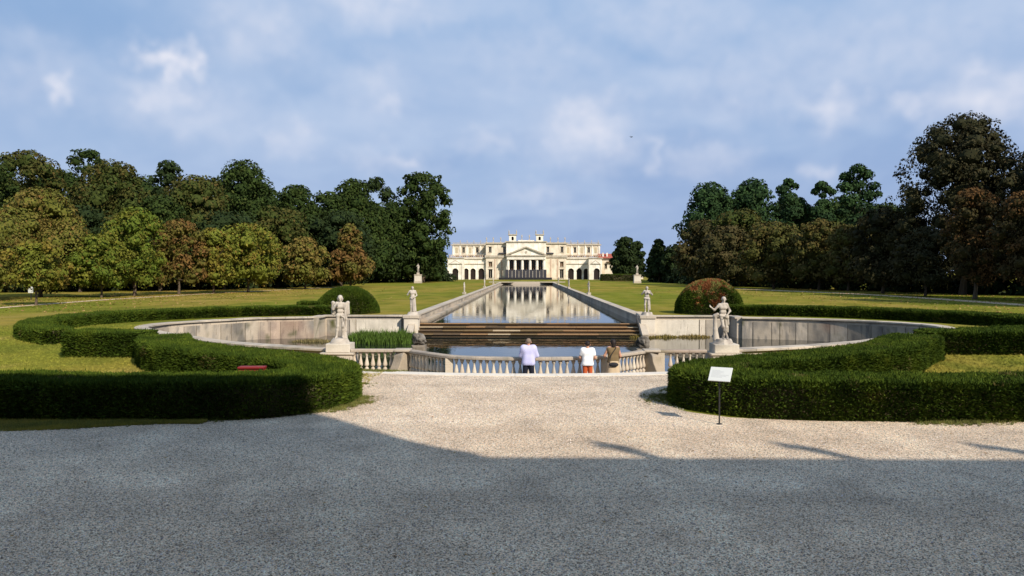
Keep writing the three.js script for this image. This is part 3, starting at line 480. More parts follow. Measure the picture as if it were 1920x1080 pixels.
const PAL = { // leaf colours: lower crown, upper crown, odd sprays
  yellow: [[0.105, 0.12, 0.016], [0.155, 0.12, 0.02], [0.17, 0.1, 0.025]], green: [[0.08, 0.112, 0.014], [0.115, 0.118, 0.016], [0.14, 0.11, 0.02]], orange: [[0.1, 0.104, 0.018], [0.13, 0.1, 0.024], [0.16, 0.085, 0.026]], dull: [[0.058, 0.06, 0.014], [0.08, 0.064, 0.018], [0.085, 0.055, 0.02]], russet: [[0.04, 0.034, 0.012], [0.085, 0.045, 0.015], [0.09, 0.05, 0.02]],
  rust: [[0.085, 0.08, 0.016], [0.13, 0.072, 0.022], [0.13, 0.07, 0.024]], olive: [[0.04, 0.054, 0.011], [0.058, 0.056, 0.013], [0.075, 0.052, 0.014]], dark: [[0.022, 0.038, 0.008], [0.032, 0.05, 0.01], [0.045, 0.054, 0.012]], deep: [[0.018, 0.03, 0.009], [0.025, 0.04, 0.011], [0.03, 0.04, 0.012]],
  pine: [[0.018, 0.038, 0.013], [0.03, 0.06, 0.018], [0.035, 0.06, 0.018]], brown: [[0.042, 0.042, 0.014], [0.06, 0.048, 0.017], [0.07, 0.05, 0.02]], umber: [[0.026, 0.027, 0.011], [0.036, 0.032, 0.013], [0.05, 0.037, 0.015]],
};
function tree(name, px, topPy, hw, D, lowPy, pal, shape, label, group, opt = {}) {
  const x = gx(px, D), g0 = gy(x, D), top = hy(topPy, D) - g0, low = Math.max(1.2, hy(lowPy, D) - g0), R = hw * (opt.wide ?? (name === 'chestnut_tree' ? 1.0 : 1.1)) * D / F, t = thing(name, label, opt.category ?? 'tree', [x, g0, -D], 0, group); srand(px * 31 + D * 7 + topPy);
  const Hc = top - low, lobes = [], nl = opt.lobes ?? 46, [c0, c1, c2] = PAL[pal];
  const prof = { round: (q) => Math.sqrt(Math.max(0, 1 - Math.pow(Math.abs(q * 2 - 0.84) / 1.16, 2.2))), cone: (q) => Math.pow(1 - q, 0.62) * (0.55 + 0.45 * sm(0, 0.22, q)) + 0.08, dome: (q) => Math.sqrt(Math.max(0, 1 - q * q * 0.97)) * (0.72 + 0.28 * sm(0, 0.25, q)), tall: (q) => Math.pow(Math.max(0, 1 - Math.pow(Math.abs(q * 2 - 0.9) / 1.12, 3)), 0.5), spire: (q) => (1 - q) * 0.92 + 0.12, ragged: (q) => 0.25 + 0.95 * n3(q * 7 + px, 3, 1) * (1 - q * 0.5) }[shape];
  const lr = opt.lobe ?? 0.3;
  for (const [a, b, c] of opt.custom ?? []) lobes.push([(a - px) * D / F, hy(b, D) - g0, rr(-0.8, 0.8) * c * D / F, c * 1.1 * D / F, rnd()]);
  for (let i = 0; i < nl && !opt.custom; i++) {
    const q = Math.pow((i + rnd()) / nl, 0.9), a = i * 2.39996 + rr(-0.5, 0.5), er = R * prof(q) * (0.82 + 0.36 * n3(Math.cos(a) * 1.6 + px, q * 4, Math.sin(a) * 1.6)), r = R * lr * rr(0.5, 1.3) * (shape === 'spire' || shape === 'cone' ? mix(1, 0.5, q) : 1), k = rnd() < 0.8 ? rr(0.72, 1.02) : rr(0.1, 0.7), rad = Math.max(0, er - r * 0.75) * k;
    lobes.push([Math.cos(a) * rad, low + Math.min(q * Hc, Hc - r * 0.55) + (q < 0.12 ? r * 0.35 : 0), Math.sin(a) * rad, r, rnd()]);
  }
  for (let i = 0; i < (opt.custom ? 0 : (opt.sprigs ?? 5) + 14); i++) { const q = rr(0.35, 1), a = rnd() * 6.28, er = R * prof(Math.min(q, 0.96)); lobes.push([Math.cos(a) * er * 0.98, low + q * Hc - R * 0.06, Math.sin(a) * er * 0.98, R * rr(0.06, 0.15), rnd()]); }
  if (!opt.custom && !opt.airy) for (const [q, k] of [[0.22, 0.52], [0.45, 0.5], [0.66, 0.4]]) lobes.unshift([rr(-0.15, 0.15) * R, low + Hc * q, rr(-0.15, 0.15) * R, R * k * Math.min(1, prof(q) + 0.15), rnd()]);
  const size = clamp(D * 0.0021, 0.18, 0.5) * (opt.leaf ?? 1), n = Math.round(clamp(R * Hc * 5.6 / (size * size) * (opt.dense ?? 1), 4500, 20000));
  const colour = (lx, ly, lz, lt) => { const u = (ly - low) / Hc, m = fb3(lx * 0.55 + px, ly * 0.55, lz * 0.55, 3); let c = mix3(c0, c1, sm(0.3, 0.7, m * 0.8 + (lt - 0.5) * 0.5 + 0.1)); if (rnd() < 0.14) c = mix3(c, c2, rnd()); const b = rr(0.72, 1.28); return [c[0] * b, c[1] * b, c[2] * b]; };
  const full = opt.full ?? lobes.length, cores = lobes.slice(0, nl + 3).filter((l, i) => i % 10 < (opt.solid ?? 9)).map((l) => { const g = new THREE.IcosahedronGeometry(l[3] * 0.58, l[3] > 3 ? 2 : 1), p = g.attributes.position; for (let i = 0; i < p.count; i++) { const k = 0.8 + 0.4 * n3(p.getX(i) * 3 + l[0], p.getY(i) * 3, p.getZ(i) * 3 + l[2]); p.setXYZ(i, p.getX(i) * k + l[0], p.getY(i) * k * 0.78 + l[1], p.getZ(i) * k + l[2]); } g.deleteAttribute('uv'); g.computeVertexNormals(); return paint(g, () => c0); });
  part('crown', mergeGeometries([...cores, crownLeaves(lobes, n, size, colour, shape === 'dome' ? 0.75 : 0.62)]), M.leaf, t);
  const tr = opt.trunk ?? clamp(top * 0.018, 0.12, 0.6), geos = [limb([[0, -0.1, 0], [tr * 0.4, low * 0.5, 0], [0, low + Hc * 0.3, tr], [tr, low + Hc * 0.72, 0]], tr, tr * 0.22)];
  const trunk = part('trunk', geos[0], M.bark, t);
  for (let i = 0; i < 6; i++) { const a = i * 2.4 + rr(-0.4, 0.4), y0 = low + Hc * rr(-0.08, 0.3), l = lobes[Math.floor(rnd() * Math.min(nl, lobes.length) * 0.8)]; part('limb', limb([[0, y0, 0], [l[0] * 0.45 + rr(-0.2, 0.2), mix(y0, l[1], 0.6), l[2] * 0.45], [l[0] * 0.9, l[1], l[2] * 0.9]], tr * 0.5, tr * 0.1, 5), M.bark, trunk); }
  return t;
}
const ROW = 'trees in the row along the lawn', WOOD = 'trees of the wood behind the row', ROWR = 'trees in the row across the lawn', WOODR = 'trees behind the row across the lawn';
// left: the chestnut row, then the wood behind it
tree('chestnut_tree', 67, 455, 60, 74, 540, 'yellow', 'round', 'small yellowing tree standing alone in front of the row on the lawn edge', ROW, { lobes: 34 });
tree('chestnut_tree', -60, 400, 120, 84, 535, 'orange', 'round', 'wide orange tree at the end of the row behind the small yellow tree', ROW);
tree('chestnut_tree', 75, 366, 112, 98, 532, 'orange', 'dome', 'broad orange and olive tree towering over the small yellow tree', ROW, { lobes: 60 });
tree('chestnut_tree', 190, 443, 58, 97, 538, 'green', 'round', 'rounded bright green tree beside the broad orange tree', ROW);
tree('chestnut_tree', 252, 390, 62, 104, 536, 'green', 'round', 'tall yellow-green tree rising behind the rounded bright green tree', ROW);
tree('chestnut_tree', 335, 414, 58, 112, 534, 'rust', 'round', 'russet-topped tree between two yellow-green trees of the row', ROW);
tree('chestnut_tree', 400, 430, 42, 116, 533, 'yellow', 'round', 'narrow yellow tree with a pale trunk in the row', ROW);
tree('chestnut_tree', 465, 422, 68, 122, 532, 'yellow', 'round', 'broad green tree with orange top in the row', ROW, { lobes: 56 });
tree('chestnut_tree', 572, 447, 50, 146, 530, 'orange', 'round', 'low olive-orange tree just before the rust-coloured cone tree', ROW);
tree('chestnut_tree', 657, 420, 46, 156, 528, 'rust', 'cone', 'rust-coloured cone-shaped tree at the far end of the row', ROW, { lobes: 56, lobe: 0.36 });
for (const [px, top, hw, D, pal, shape, label, opt] of [
  [-40, 300, 90, 128, 'dark', 'round', 'dark green tree of the wood behind the broad orange tree'], [45, 285, 82, 140, 'olive', 'round', 'brown-green tree of the wood with a high crown above the broad orange tree'],
  [168, 279, 48, 150, 'dark', 'tall', 'tall airy dark tree rising above the wood with sky showing through', { lobes: 40, lobe: 0.3, sprigs: 14, dense: 0.8 }], [215, 308, 92, 132, 'olive', 'dome', 'great olive-brown tree of the wood behind the yellow-green tree', { lobes: 70, lobe: 0.24 }],
  [318, 303, 48, 158, 'deep', 'round', 'very dark round-topped tree of the wood beside the great olive-brown tree'], [370, 335, 78, 142, 'olive', 'round', 'olive tree of the wood below the very dark round-topped tree', { lobes: 60 }],
  [455, 308, 84, 160, 'dark', 'dome', 'large dark green tree of the wood behind the orange-topped tree', { lobes: 70, lobe: 0.24 }], [300, 370, 60, 130, 'dark', 'round', 'dark green tree of the wood filling in behind the russet-topped tree'], [560, 350, 55, 175, 'dark', 'round', 'dark green tree of the wood with light gaps in its top', { sprigs: 12 }], [520, 392, 66, 158, 'olive', 'round', 'brownish tree of the wood between the row and the large dark trees'],
  [618, 362, 50, 178, 'dark', 'round', 'dark tree of the wood behind the rust-coloured cone tree'], [665, 345, 68, 225, 'dark', 'dome', 'broad dark tree of the wood above the rust-coloured cone tree', { lobes: 60 }], [705, 335, 42, 250, 'deep', 'tall', 'thin-topped dark tree standing above the wood by the tall end tree', { sprigs: 16, lobes: 30 }],
  [740, 385, 66, 240, 'dark', 'round', 'dark green tree of the wood low beside the tall end tree', { lobes: 56 }], [793, 325, 54, 242, 'dark', 'tall', 'tall dark tree with an airy crown ending the wood next to the villa', { lobes: 74, lobe: 0.25, sprigs: 22, leaf: 1.05 }], [700, 440, 62, 236, 'deep', 'round', 'low dark tree between the rust-coloured cone tree and the statue pedestal'], [765, 440, 52, 244, 'deep', 'round', 'low dark tree under the tall end tree behind the statue pedestal'], [806, 480, 26, 262, 'deep', 'tall', 'far dark tree standing beside the villa wing under the tall end tree'],
  [110, 320, 80, 165, 'dark', 'round', 'dark tree of the wood filling behind the tall airy tree', { dense: 0.5 }], [260, 335, 80, 170, 'dark', 'round', 'dark tree of the wood showing between the olive-brown and very dark trees', { dense: 0.5 }], [405, 335, 70, 178, 'dark', 'round', 'dark tree of the wood deep behind the olive tree', { dense: 0.5 }], [500, 355, 60, 190, 'dark', 'round', 'dark tree of the wood deep behind the brownish tree', { dense: 0.5 }], [585, 385, 70, 186, 'deep', 'round', 'dark tree of the wood low behind the olive-orange tree', { dense: 0.5 }], [640, 400, 70, 172, 'deep', 'round', 'dark tree of the wood close behind the rust-coloured cone tree', { dense: 0.5 }], [20, 400, 90, 128, 'deep', 'round', 'dark tree of the wood low behind the small yellow tree', { dense: 0.5 }], [150, 390, 80, 124, 'deep', 'round', 'dark tree of the wood low behind the rounded bright green tree', { dense: 0.5 }], [420, 400, 80, 140, 'deep', 'round', 'dark tree of the wood low behind the narrow yellow tree', { dense: 0.5 }],
]) tree('woodland_tree', px, top, hw, D, 530, pal, shape, label, WOOD, opt);
// right: pines and cedars, the great dark tree, and the brown row before them
tree('pine_tree', 1330, 350, 60, 240, 470, 'pine', 'dome', 'round-headed dark pine at the villa end of the pair above the brown row', WOODR, { lobes: 50, lobe: 0.26, trunk: 0.5 });
tree('pine_tree', 1408, 343, 56, 240, 470, 'pine', 'dome', 'round-headed dark pine at the cedar end of the pair above the brown row', WOODR, { lobes: 50, lobe: 0.26, trunk: 0.5 });
tree('cedar_tree', 1484, 337, 32, 195, 470, 'pine', 'ragged', 'ragged dark cedar with a bent top beside the pair of pines', WOODR, { sprigs: 0, airy: true, custom: [[1476, 344, 9], [1468, 358, 13], [1488, 351, 8], [1474, 376, 16], [1492, 384, 14], [1506, 394, 13], [1514, 402, 9], [1480, 402, 18], [1508, 414, 14], [1495, 425, 20], [1470, 428, 16], [1482, 450, 22]] });
tree('cedar_tree', 1541, 341, 30, 190, 470, 'pine', 'ragged', 'thin ragged cedar with gaps beside the tall full pine', WOODR, { sprigs: 0, airy: true, custom: [[1537, 350, 10], [1547, 357, 8], [1528, 360, 7], [1557, 362, 7], [1540, 368, 6], [1541, 385, 12], [1531, 398, 13], [1551, 400, 13], [1540, 415, 19], [1540, 440, 22]] });
tree('pine_tree', 1607, 307, 48, 190, 470, 'pine', 'tall', 'tall full green pine standing clear before the great dark tree', WOODR, { sprigs: 4, custom: [[1606, 321, 14], [1590, 333, 13], [1622, 331, 14], [1638, 352, 12], [1583, 354, 13], [1607, 350, 19], [1645, 366, 8], [1625, 370, 16], [1590, 378, 17], [1608, 392, 19], [1578, 400, 13], [1632, 396, 14], [1605, 425, 26], [1605, 455, 28]] });
tree('great_tree', 1805, 226, 132, 112, 500, 'umber', 'dome', 'huge dark brown-green tree overtopping everything across the lawn', WOODR, { lobes: 110, lobe: 0.2, sprigs: 30, leaf: 0.95, dense: 1.3 });
tree('great_tree', 1985, 260, 110, 118, 500, 'umber', 'dome', 'second dark tree joining the huge tree at its side', WOODR, { lobes: 70, lobe: 0.22, sprigs: 12 });
for (const [px, top, hw, D, pal, shape, label, opt] of [
  [1235, 450, 30, 250, 'deep', 'spire', 'dark pointed evergreen near the far house'], [1275, 462, 34, 235, 'deep', 'round', 'low dark tree between the pointed evergreen and the russet tree'], [1365, 380, 80, 262, 'deep', 'round', 'dark tree deep behind the russet-brown tree', { dense: 0.5 }], [1470, 382, 75, 250, 'deep', 'round', 'dark tree deep behind the cedars', { dense: 0.5 }], [1570, 376, 75, 240, 'dark', 'round', 'dark tree filling behind the thin cedar and the tall pine', { dense: 0.5 }], [1660, 385, 60, 180, 'deep', 'round', 'dark tree deep beside the huge tree', { dense: 0.5 }], [1318, 415, 52, 190, 'brown', 'round', 'russet-brown tree below the pair of pines'], [1385, 398, 62, 185, 'olive', 'round', 'dull green tree in front of the pair of pines'], [1365, 428, 55, 168, 'brown', 'round', 'brown-green tree of the row before the pines'],
  [1450, 420, 58, 150, 'dull', 'round', 'olive-yellow rounded tree of the row before the cedars'], [1535, 415, 55, 140, 'dull', 'round', 'orange-brown tree of the row below the thin cedar'], [1590, 425, 45, 132, 'dull', 'round', 'orange-green tree of the row below the tall full pine'], [1655, 398, 72, 118, 'umber', 'round', 'wide dark brown tree of the row left of the huge tree\'s trunk'], [1735, 430, 60, 104, 'umber', 'round', 'dark brown tree of the row in front of the huge tree'],
  [1828, 358, 58, 92, 'russet', 'round', 'rust-red tree of the row in front of the huge tree'], [1925, 362, 58, 84, 'russet', 'round', 'rust-brown tree at the near end of the row before the huge tree'], [2030, 340, 70, 80, 'brown', 'round', 'brown tree of the row past the rust-brown tree'],
]) tree('avenue_tree', px, top, hw, D, 535, pal, shape, label, ROWR, { lobes: 50, ...opt });
for (const [px, top, hw, D, label, shape] of [[1172, 446, 22, 300, 'small dark conifer between the villa annex and the far house', 'tall'], [1194, 453, 18, 330, 'dark tree rising behind the far house', 'round'], [1160, 470, 16, 330, 'dark tree partly covering the villa\'s red-roofed annex', 'round'], [1262, 470, 50, 300, 'far dark tree behind the pointed evergreen', 'round'], [808, 455, 28, 300, 'far dark tree behind the tall end tree', 'round']]) tree('far_tree', px, top, hw, D, 526, 'deep', shape, label, 'far dark trees round the villa', { lobes: 30, lobe: 0.36 });
// tall trees outside the view, whose shade lies over the trees across the lawn
for (const [x, D, h, R, l] of [[58, 66, 24, 7, 'tall tree shading the rust-brown tree of the row'], [68, 80, 30, 8, 'tall tree shading the rust-red tree of the row'], [79, 96, 33, 9, 'tall tree shading the huge dark tree'], [70, 62, 28, 8, 'tall tree beside the two that shade the row'], [92, 104, 34, 10, 'tall tree deep behind the huge dark tree']]) tree('shade_tree', 988 + x / D * F, 511 - (h + 0.4 - EYE) / D * F, R / D * F, D, 511 + (EYE - 5) / D * F, 'umber', 'dome', l, 'tall trees past the near end of the row', { lobes: 50, dense: 0.35 });
// undergrowth that reads as one dark mass below each wood
function undergrowth(pix, h, label, s) {
  srand(s); const p = curve(pix.map(([px, D]) => [gx(px, D), D]), 2), lobes = [];
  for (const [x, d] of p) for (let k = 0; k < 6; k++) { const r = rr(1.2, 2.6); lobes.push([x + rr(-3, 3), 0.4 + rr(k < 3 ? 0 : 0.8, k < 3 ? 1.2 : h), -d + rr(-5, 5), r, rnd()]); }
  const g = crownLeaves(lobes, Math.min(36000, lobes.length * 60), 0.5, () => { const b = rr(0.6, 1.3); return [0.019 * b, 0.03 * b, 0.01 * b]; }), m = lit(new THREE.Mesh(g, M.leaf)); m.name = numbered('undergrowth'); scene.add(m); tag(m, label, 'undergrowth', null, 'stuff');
}
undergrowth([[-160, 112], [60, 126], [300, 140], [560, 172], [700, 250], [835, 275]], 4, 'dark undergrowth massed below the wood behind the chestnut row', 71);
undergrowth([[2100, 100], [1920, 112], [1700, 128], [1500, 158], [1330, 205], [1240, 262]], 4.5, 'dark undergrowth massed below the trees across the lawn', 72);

// ------------------------------------------------------------ the villa
const VD = 352, vx = (px) => gx(px, VD), vy = (py) => hy(py, VD);
const villa = thing('villa', 'long pale villa with columned portico and roof statues closing the pool', 'building', [vx(986.5), 0.4, -VD]);
{
  const O = villa.position, X = (px) => vx(px) - O.x, Y = (py) => Math.max(0, vy(py) - O.y), T = villa;
  const wall = (name, px0, px1, py0, py1, z, depth, mat, holes = [], parent = T) => { // front wall with real openings; holes: [px, half width px, top py, bottom py, arched]
    const s = new THREE.Shape(); s.moveTo(X(px0), Y(py1)); s.lineTo(X(px1), Y(py1)); s.lineTo(X(px1), Y(py0)); s.lineTo(X(px0), Y(py0)); s.closePath();
    for (const [px, hw, t, b, arch] of holes) { const h = new THREE.Path(), a = X(px - hw), c = X(px + hw), y0 = Math.max(Y(b), Y(py1) + 0.02), y1 = Y(t), r = (c - a) / 2; h.moveTo(a, y0); h.lineTo(c, y0); if (arch) { h.lineTo(c, y1 - r); h.absarc((a + c) / 2, y1 - r, r, 0, Math.PI, false); } else { h.lineTo(c, y1); h.lineTo(a, y1); } h.closePath(); s.holes.push(h); }
    const w = part(name, uvBox(new THREE.ExtrudeGeometry(s, { depth: 0.7, bevelEnabled: false, curveSegments: 8 })).translate(0, 0, z - 0.7), mat, parent);
    part('block', box(X(px0) + 0.01, X(px1) - 0.01, Y(py1), Y(py0) - 0.01, z - depth, z - 1.0), mat, w);
    return w;
  };
  const window_ = (px, hw, t, b, z, mat = M.glass, arch = false) => {
    const a = X(px - hw), c = X(px + hw), y0 = Y(b), y1 = Y(t), g = new THREE.Group(); g.name = 'window'; T.add(g);
    part('pane', box(a - 0.05, c + 0.05, y0, y1 + 0.05, z - 0.62, z - 0.55), mat, g); part('sill', box(a - 0.2, c + 0.2, y0 - 0.2, y0, z - 0.1, z + 0.18), M.trim, g);
    if (!arch) part('lintel', box(a - 0.25, c + 0.25, y1 + 0.02, y1 + 0.26, z - 0.1, z + 0.2), M.trim, g);
    part('mullion', box((a + c) / 2 - 0.06, (a + c) / 2 + 0.06, y0, y1, z - 0.545, z - 0.5), M.trim, g);
  };
  const arch = (px, hw, t, z) => { const a = X(px - hw), c = X(px + hw), y1 = Y(t), r = (c - a) / 2, g = new THREE.Group(); g.name = 'archway'; T.add(g); part('door', box(a - 0.05, c + 0.05, 0, y1 + 0.02, z - 0.68, z - 0.6), M.door, g); part('transom', box(a, c, y1 - r - 0.1, y1 - r + 0.1, z - 0.6, z - 0.5), M.door, g); part('muntin', box((a + c) / 2 - 0.1, (a + c) / 2 + 0.1, 0, y1, z - 0.59, z - 0.52), M.door, g); const rg = new THREE.TorusGeometry(r + 0.16, 0.2, 4, 14, Math.PI).translate((a + c) / 2, y1 - r, z); part('archivolt', uvBox(rg), M.plasterWhite, g); };
  const cornice = (px0, px1, py, h, z, over, mat = M.trim, parent = T) => { const c = part('cornice', box(X(px0) - over, X(px1) + over, Y(py) - h, Y(py), z - 1.2, z + over), mat, parent); return c; };
  const C = 986.5;
  for (const s of [-1, 1]) {
    const m = (o) => C + s * o, lo = (a, b) => [Math.min(m(a), m(b)), Math.max(m(a), m(b))];
    // upper storey of the wing, set back, with open and blind windows
    { const [a, b] = lo(74.5, 140.5); wall('wing_wall', a, b, 458, 479.2, -5, 11, M.plaster, [[m(92.8), 2.4, 463, 473], [m(118.8), 2.4, 463, 473]]); for (const o of [92.8, 118.8]) window_(m(o), 2.4, 463, 473, -5); for (const o of [80, 106, 132]) part('blind_window', box(X(m(o)) - 0.55, X(m(o)) + 0.55, Y(474), Y(463), -5.02, -4.9), M.blind, T); for (const o of [86.5, 99.5, 112.5, 125.5, 138.5]) part('pilaster', box(X(m(o)) - 0.3, X(m(o)) + 0.3, Y(479), Y(459.5), -5, -4.75), M.plasterWhite, T); cornice(a, b, 457.4, 0.5, -5, 0.5); part('roof', box(X(a) + 0.3, X(b) - 0.3, Y(457.4), Y(456.4), -15, -5.3), M.trim, T); part('roof_rail', box(X(a), X(b), Y(454.6), Y(454), -5.6, -5.3), M.trim, T); for (let o = 76; o < 140; o += 2.6) part('rail_post', box(X(m(o)) - 0.11, X(m(o)) + 0.11, Y(456.4), Y(454.6), -5.55, -5.35), M.trim, T); }
    // terrace balustrade over the arcade
    { const [a, b] = lo(74.5, 145); part('terrace_parapet', box(X(a), X(b), Y(482.6), Y(481.6), -0.6, 0.1), M.trim, T); part('terrace_rail', box(X(a), X(b), Y(478.2), Y(477.4), -0.5, 0), M.trim, T); for (let o = 75; o < 145; o += 3.4) part('terrace_post', box(X(m(o)) - 0.16, X(m(o)) + 0.16, Y(481.6), Y(478.2), -0.4, -0.1), M.plasterRose, T); for (const o of [80, 91, 104, 117, 130]) part('flower_box', box(X(m(o)) - 0.9, X(m(o)) + 0.9, Y(481.5), Y(479), -1.1, -0.7), M.shutter, T); }
    // arcade
    { const [a, b] = lo(73, 118), hs = [[m(84), 5.4, 503.5, 527, true], [m(99.5), 4.8, 503.5, 527, true], [m(112.2), 4.2, 503.5, 527, true]]; wall('arcade_wall', a, b, 482.6, 527, 0, 14, M.plasterWhite, hs); for (const h of hs) arch(h[0], h[1], h[2], 0); cornice(a, b, 484.4, 0.45, 0, 0.35); cornice(a, b, 494.2, 0.35, 0, 0.25); }
    // pavilion that steps forward
    { const [a, b] = lo(115.5, s < 0 ? 145.5 : 139.5), c = m(s < 0 ? 130.5 : 130), h = [[c, 5.4, 503.5, 527, true]]; wall('pavilion_wall', a, b, 484, 527, 6, 18, M.plasterWhite, h); arch(c, 5.4, 503.5, 6); cornice(a, b, 483.6, 0.4, 6, 0.35); const p = new THREE.Shape(); p.moveTo(X(a) + 0.4, Y(495.5)); p.lineTo(X(b) - 0.4, Y(495.5)); p.lineTo((X(a) + X(b)) / 2, Y(488)); p.closePath(); part('pediment', uvBox(new THREE.ExtrudeGeometry(p, { depth: 0.35, bevelEnabled: false })).translate(0, 0, 6.0), M.trim, T); const q = new THREE.Shape(); q.moveTo(X(a) + 1.4, Y(494.6)); q.lineTo(X(b) - 1.4, Y(494.6)); q.lineTo((X(a) + X(b)) / 2, Y(489.6)); q.closePath(); part('tympanum', uvBox(new THREE.ExtrudeGeometry(q, { depth: 0.1, bevelEnabled: false })).translate(0, 0, 6.32), M.plasterWhite, T); for (const o of [a + 1.6, b - 1.6]) part('pilaster', box(X(o) - 0.3, X(o) + 0.3, 0, Y(496), 6, 6.2), M.plasterWhite, T); }
    // main block beside the portico
    { const [a, b] = lo(36, 75), h = [[m(40.5), 2.4, 463, 473], [m(67), 2.4, 463, 473], [m(66.5), 3.2, 491, 500], [m(66.5), 3.4, 505, 521]]; wall('main_wall', a, b, 456, 527, 1.5, 16, M.plaster, h); window_(m(40.5), 2.4, 463, 473, 1.5); window_(m(67), 2.4, 463, 473, 1.5); window_(m(66.5), 3.2, 491, 500, 1.5, M.shutter); window_(m(66.5), 3.4, 505, 521, 1.5); cornice(a, b, 455.6, 0.5, 1.5, 0.5); cornice(a, b, 479, 1.0, 1.5, 0.45); part('roof', box(X(a) + 0.3, X(b) - 0.3, Y(455.6), Y(454.6), -13, 1), M.trim, T); for (const [o, w] of [[52.5, 2.2], [46, 1.2], [58.5, 1.2]]) part('wall_panel', box(X(m(o - w)) < X(m(o + w)) ? X(m(o - w)) : X(m(o + w)), Math.max(X(m(o - w)), X(m(o + w))), Y(522), Y(486), 1.5, 1.62), o > 50 && o < 55 ? M.plaster : M.plasterRose, T); part('balcony', box(X(m(44)) - 1.7, X(m(44)) + 1.7, Y(476.5), Y(474), 1.5, 2.3), M.charcoal, T); }
    // belvedere turret on the roof with four pinnacles
    { const c = m(25.2), g = new THREE.Group(); g.name = 'belvedere'; T.add(g); const r = 1.55; const sh = new THREE.Shape(); sh.moveTo(X(c) - r, Y(453)); sh.lineTo(X(c) + r, Y(453)); sh.lineTo(X(c) + r, Y(441.5)); sh.lineTo(X(c) - r, Y(441.5)); sh.closePath(); const h = new THREE.Path(); h.moveTo(X(c) - 0.5, Y(451)); h.lineTo(X(c) + 0.5, Y(451)); h.lineTo(X(c) + 0.5, Y(446)); h.absarc(X(c), Y(446), 0.5, 0, Math.PI, false); h.closePath(); sh.holes.push(h); part('wall', uvBox(new THREE.ExtrudeGeometry(sh, { depth: 0.3, bevelEnabled: false })).translate(0, 0, 1.5), M.plasterWhite, g); part('back', box(X(c) - r, X(c) + r, Y(453), Y(441.5), -1.2, -0.9), M.plasterWhite, g); for (const k of [-1, 1]) part('side', box(X(c) + k * (r - 0.15) - 0.15, X(c) + k * (r - 0.15) + 0.15, Y(453), Y(441.5), -0.9, 1.5), M.plasterWhite, g); part('inside', box(X(c) - r + 0.35, X(c) + r - 0.35, Y(452), Y(442), -0.6, 0.4), M.door, g); part('eaves', box(X(c) - r - 0.45, X(c) + r + 0.45, Y(441.5), Y(439.5), -1.6, 2.2, 0.1), M.trim, g); for (const [a, b] of [[-1, 1.6], [1, 1.6], [-1, -1.1], [1, -1.1]]) part('pinnacle', uvBox(new THREE.LatheGeometry([[0, 0], [0.28, 0], [0.22, 0.4], [0.12, 0.55], [0.26, 0.95], [0.14, 1.5], [0, 2.2]].map((p) => new THREE.Vector2(...p)), 8).translate(X(c) + a * 1.65, Y(439.5), b)), M.trim, g); }
  }
  // centre: attic, pediment, columns before a deep dark hall
  wall('centre_wall', C - 36.8, C + 36.8, 453.2, 527, 3.5, 16, M.plasterWhite, [-26.5, -14, 0.5, 13.7, 26.2].map((o) => [C + o, o === 0.5 ? 5 : 4.3, 487.5, 512, false]));
  for (const o of [-26.5, -14, 0.5, 13.7, 26.2]) { const g = new THREE.Group(); g.name = 'portico_door'; T.add(g); part('leaf', box(X(C + o - 4.9), X(C + o + 4.9), Y(512.5), Y(487), 2.52, 2.6), M.glass, g); part('stile', box(X(C + o) - 0.1, X(C + o) + 0.1, Y(512), Y(487.5), 2.6, 2.66), M.shutter, g); }
  cornice(C - 36.8, C + 36.8, 452.8, 0.45, 3.5, 0.5, M.trim);
  part('attic_balustrade', box(X(C - 15), X(C + 15), Y(452.8), Y(450.8), 2.2, 2.9), M.plasterWhite, T); part('podium', box(X(C - 36), X(C + 36), 0, Y(508), 3.5, 7.2), M.plaster, T);
  part('entablature', box(X(C - 35.5), X(C + 35.5), Y(487), Y(480), 3.5, 6.9), M.plasterWhite, T); cornice(C - 35.5, C + 35.5, 479.2, 0.5, 6.9, 0.4);
  { const p = new THREE.Shape(); p.moveTo(X(C - 35), Y(478.9)); p.lineTo(X(C + 35), Y(478.9)); p.lineTo(0, Y(465.2)); p.closePath(); part('tympanum', uvBox(new THREE.ExtrudeGeometry(p, { depth: 2.7, bevelEnabled: false })).translate(0, 0, 3.5), M.plasterWhite, T);
    for (const s of [-1, 1]) { const x0 = 0, y0 = Y(463.8), x1 = X(C + 37 * s), y1 = Y(478.6), l = Math.hypot(x1 - x0, y1 - y0), a = Math.atan2(y1 - y0, x1 - x0); part('raking_cornice', uvBox(new THREE.BoxGeometry(l, 0.55, 3.6).rotateZ(a)).translate((x0 + x1) / 2, (y0 + y1) / 2, 5.2), M.trim, T); }
    part('emblem', uvBox(new THREE.CylinderGeometry(0.55, 0.55, 0.25, 12).rotateX(Math.PI / 2)).translate(0, Y(473.5), 6.25), M.trim, T); }
  const colg = uvBox(new THREE.LatheGeometry([[0, 0], [0.85, 0], [0.85, 0.25], [0.68, 0.45], [0.66, 2], [0.6, 3.6], [0.55, 4.7], [0.68, 4.8], [0.8, 5.0], [0.8, 5.2], [0, 5.2]].map((p) => new THREE.Vector2(...p)), 14)).scale(1, (Y(487) - Y(508)) / 5.2, 1);
  for (const o of [-33.2, -20.4, -7, 7.3, 20, 33]) part('column', colg, M.plasterWhite, T).position.set(X(C + o), Y(508), 5.9);
  // annex with a red roof beyond the wing
  wall('annex_wall', 1124, 1156, 483.5, 527, 1, 9, M.plaster, [[1135.5, 2.3, 495, 503.5]]); window_(1135.5, 2.3, 495, 503.5, 1);
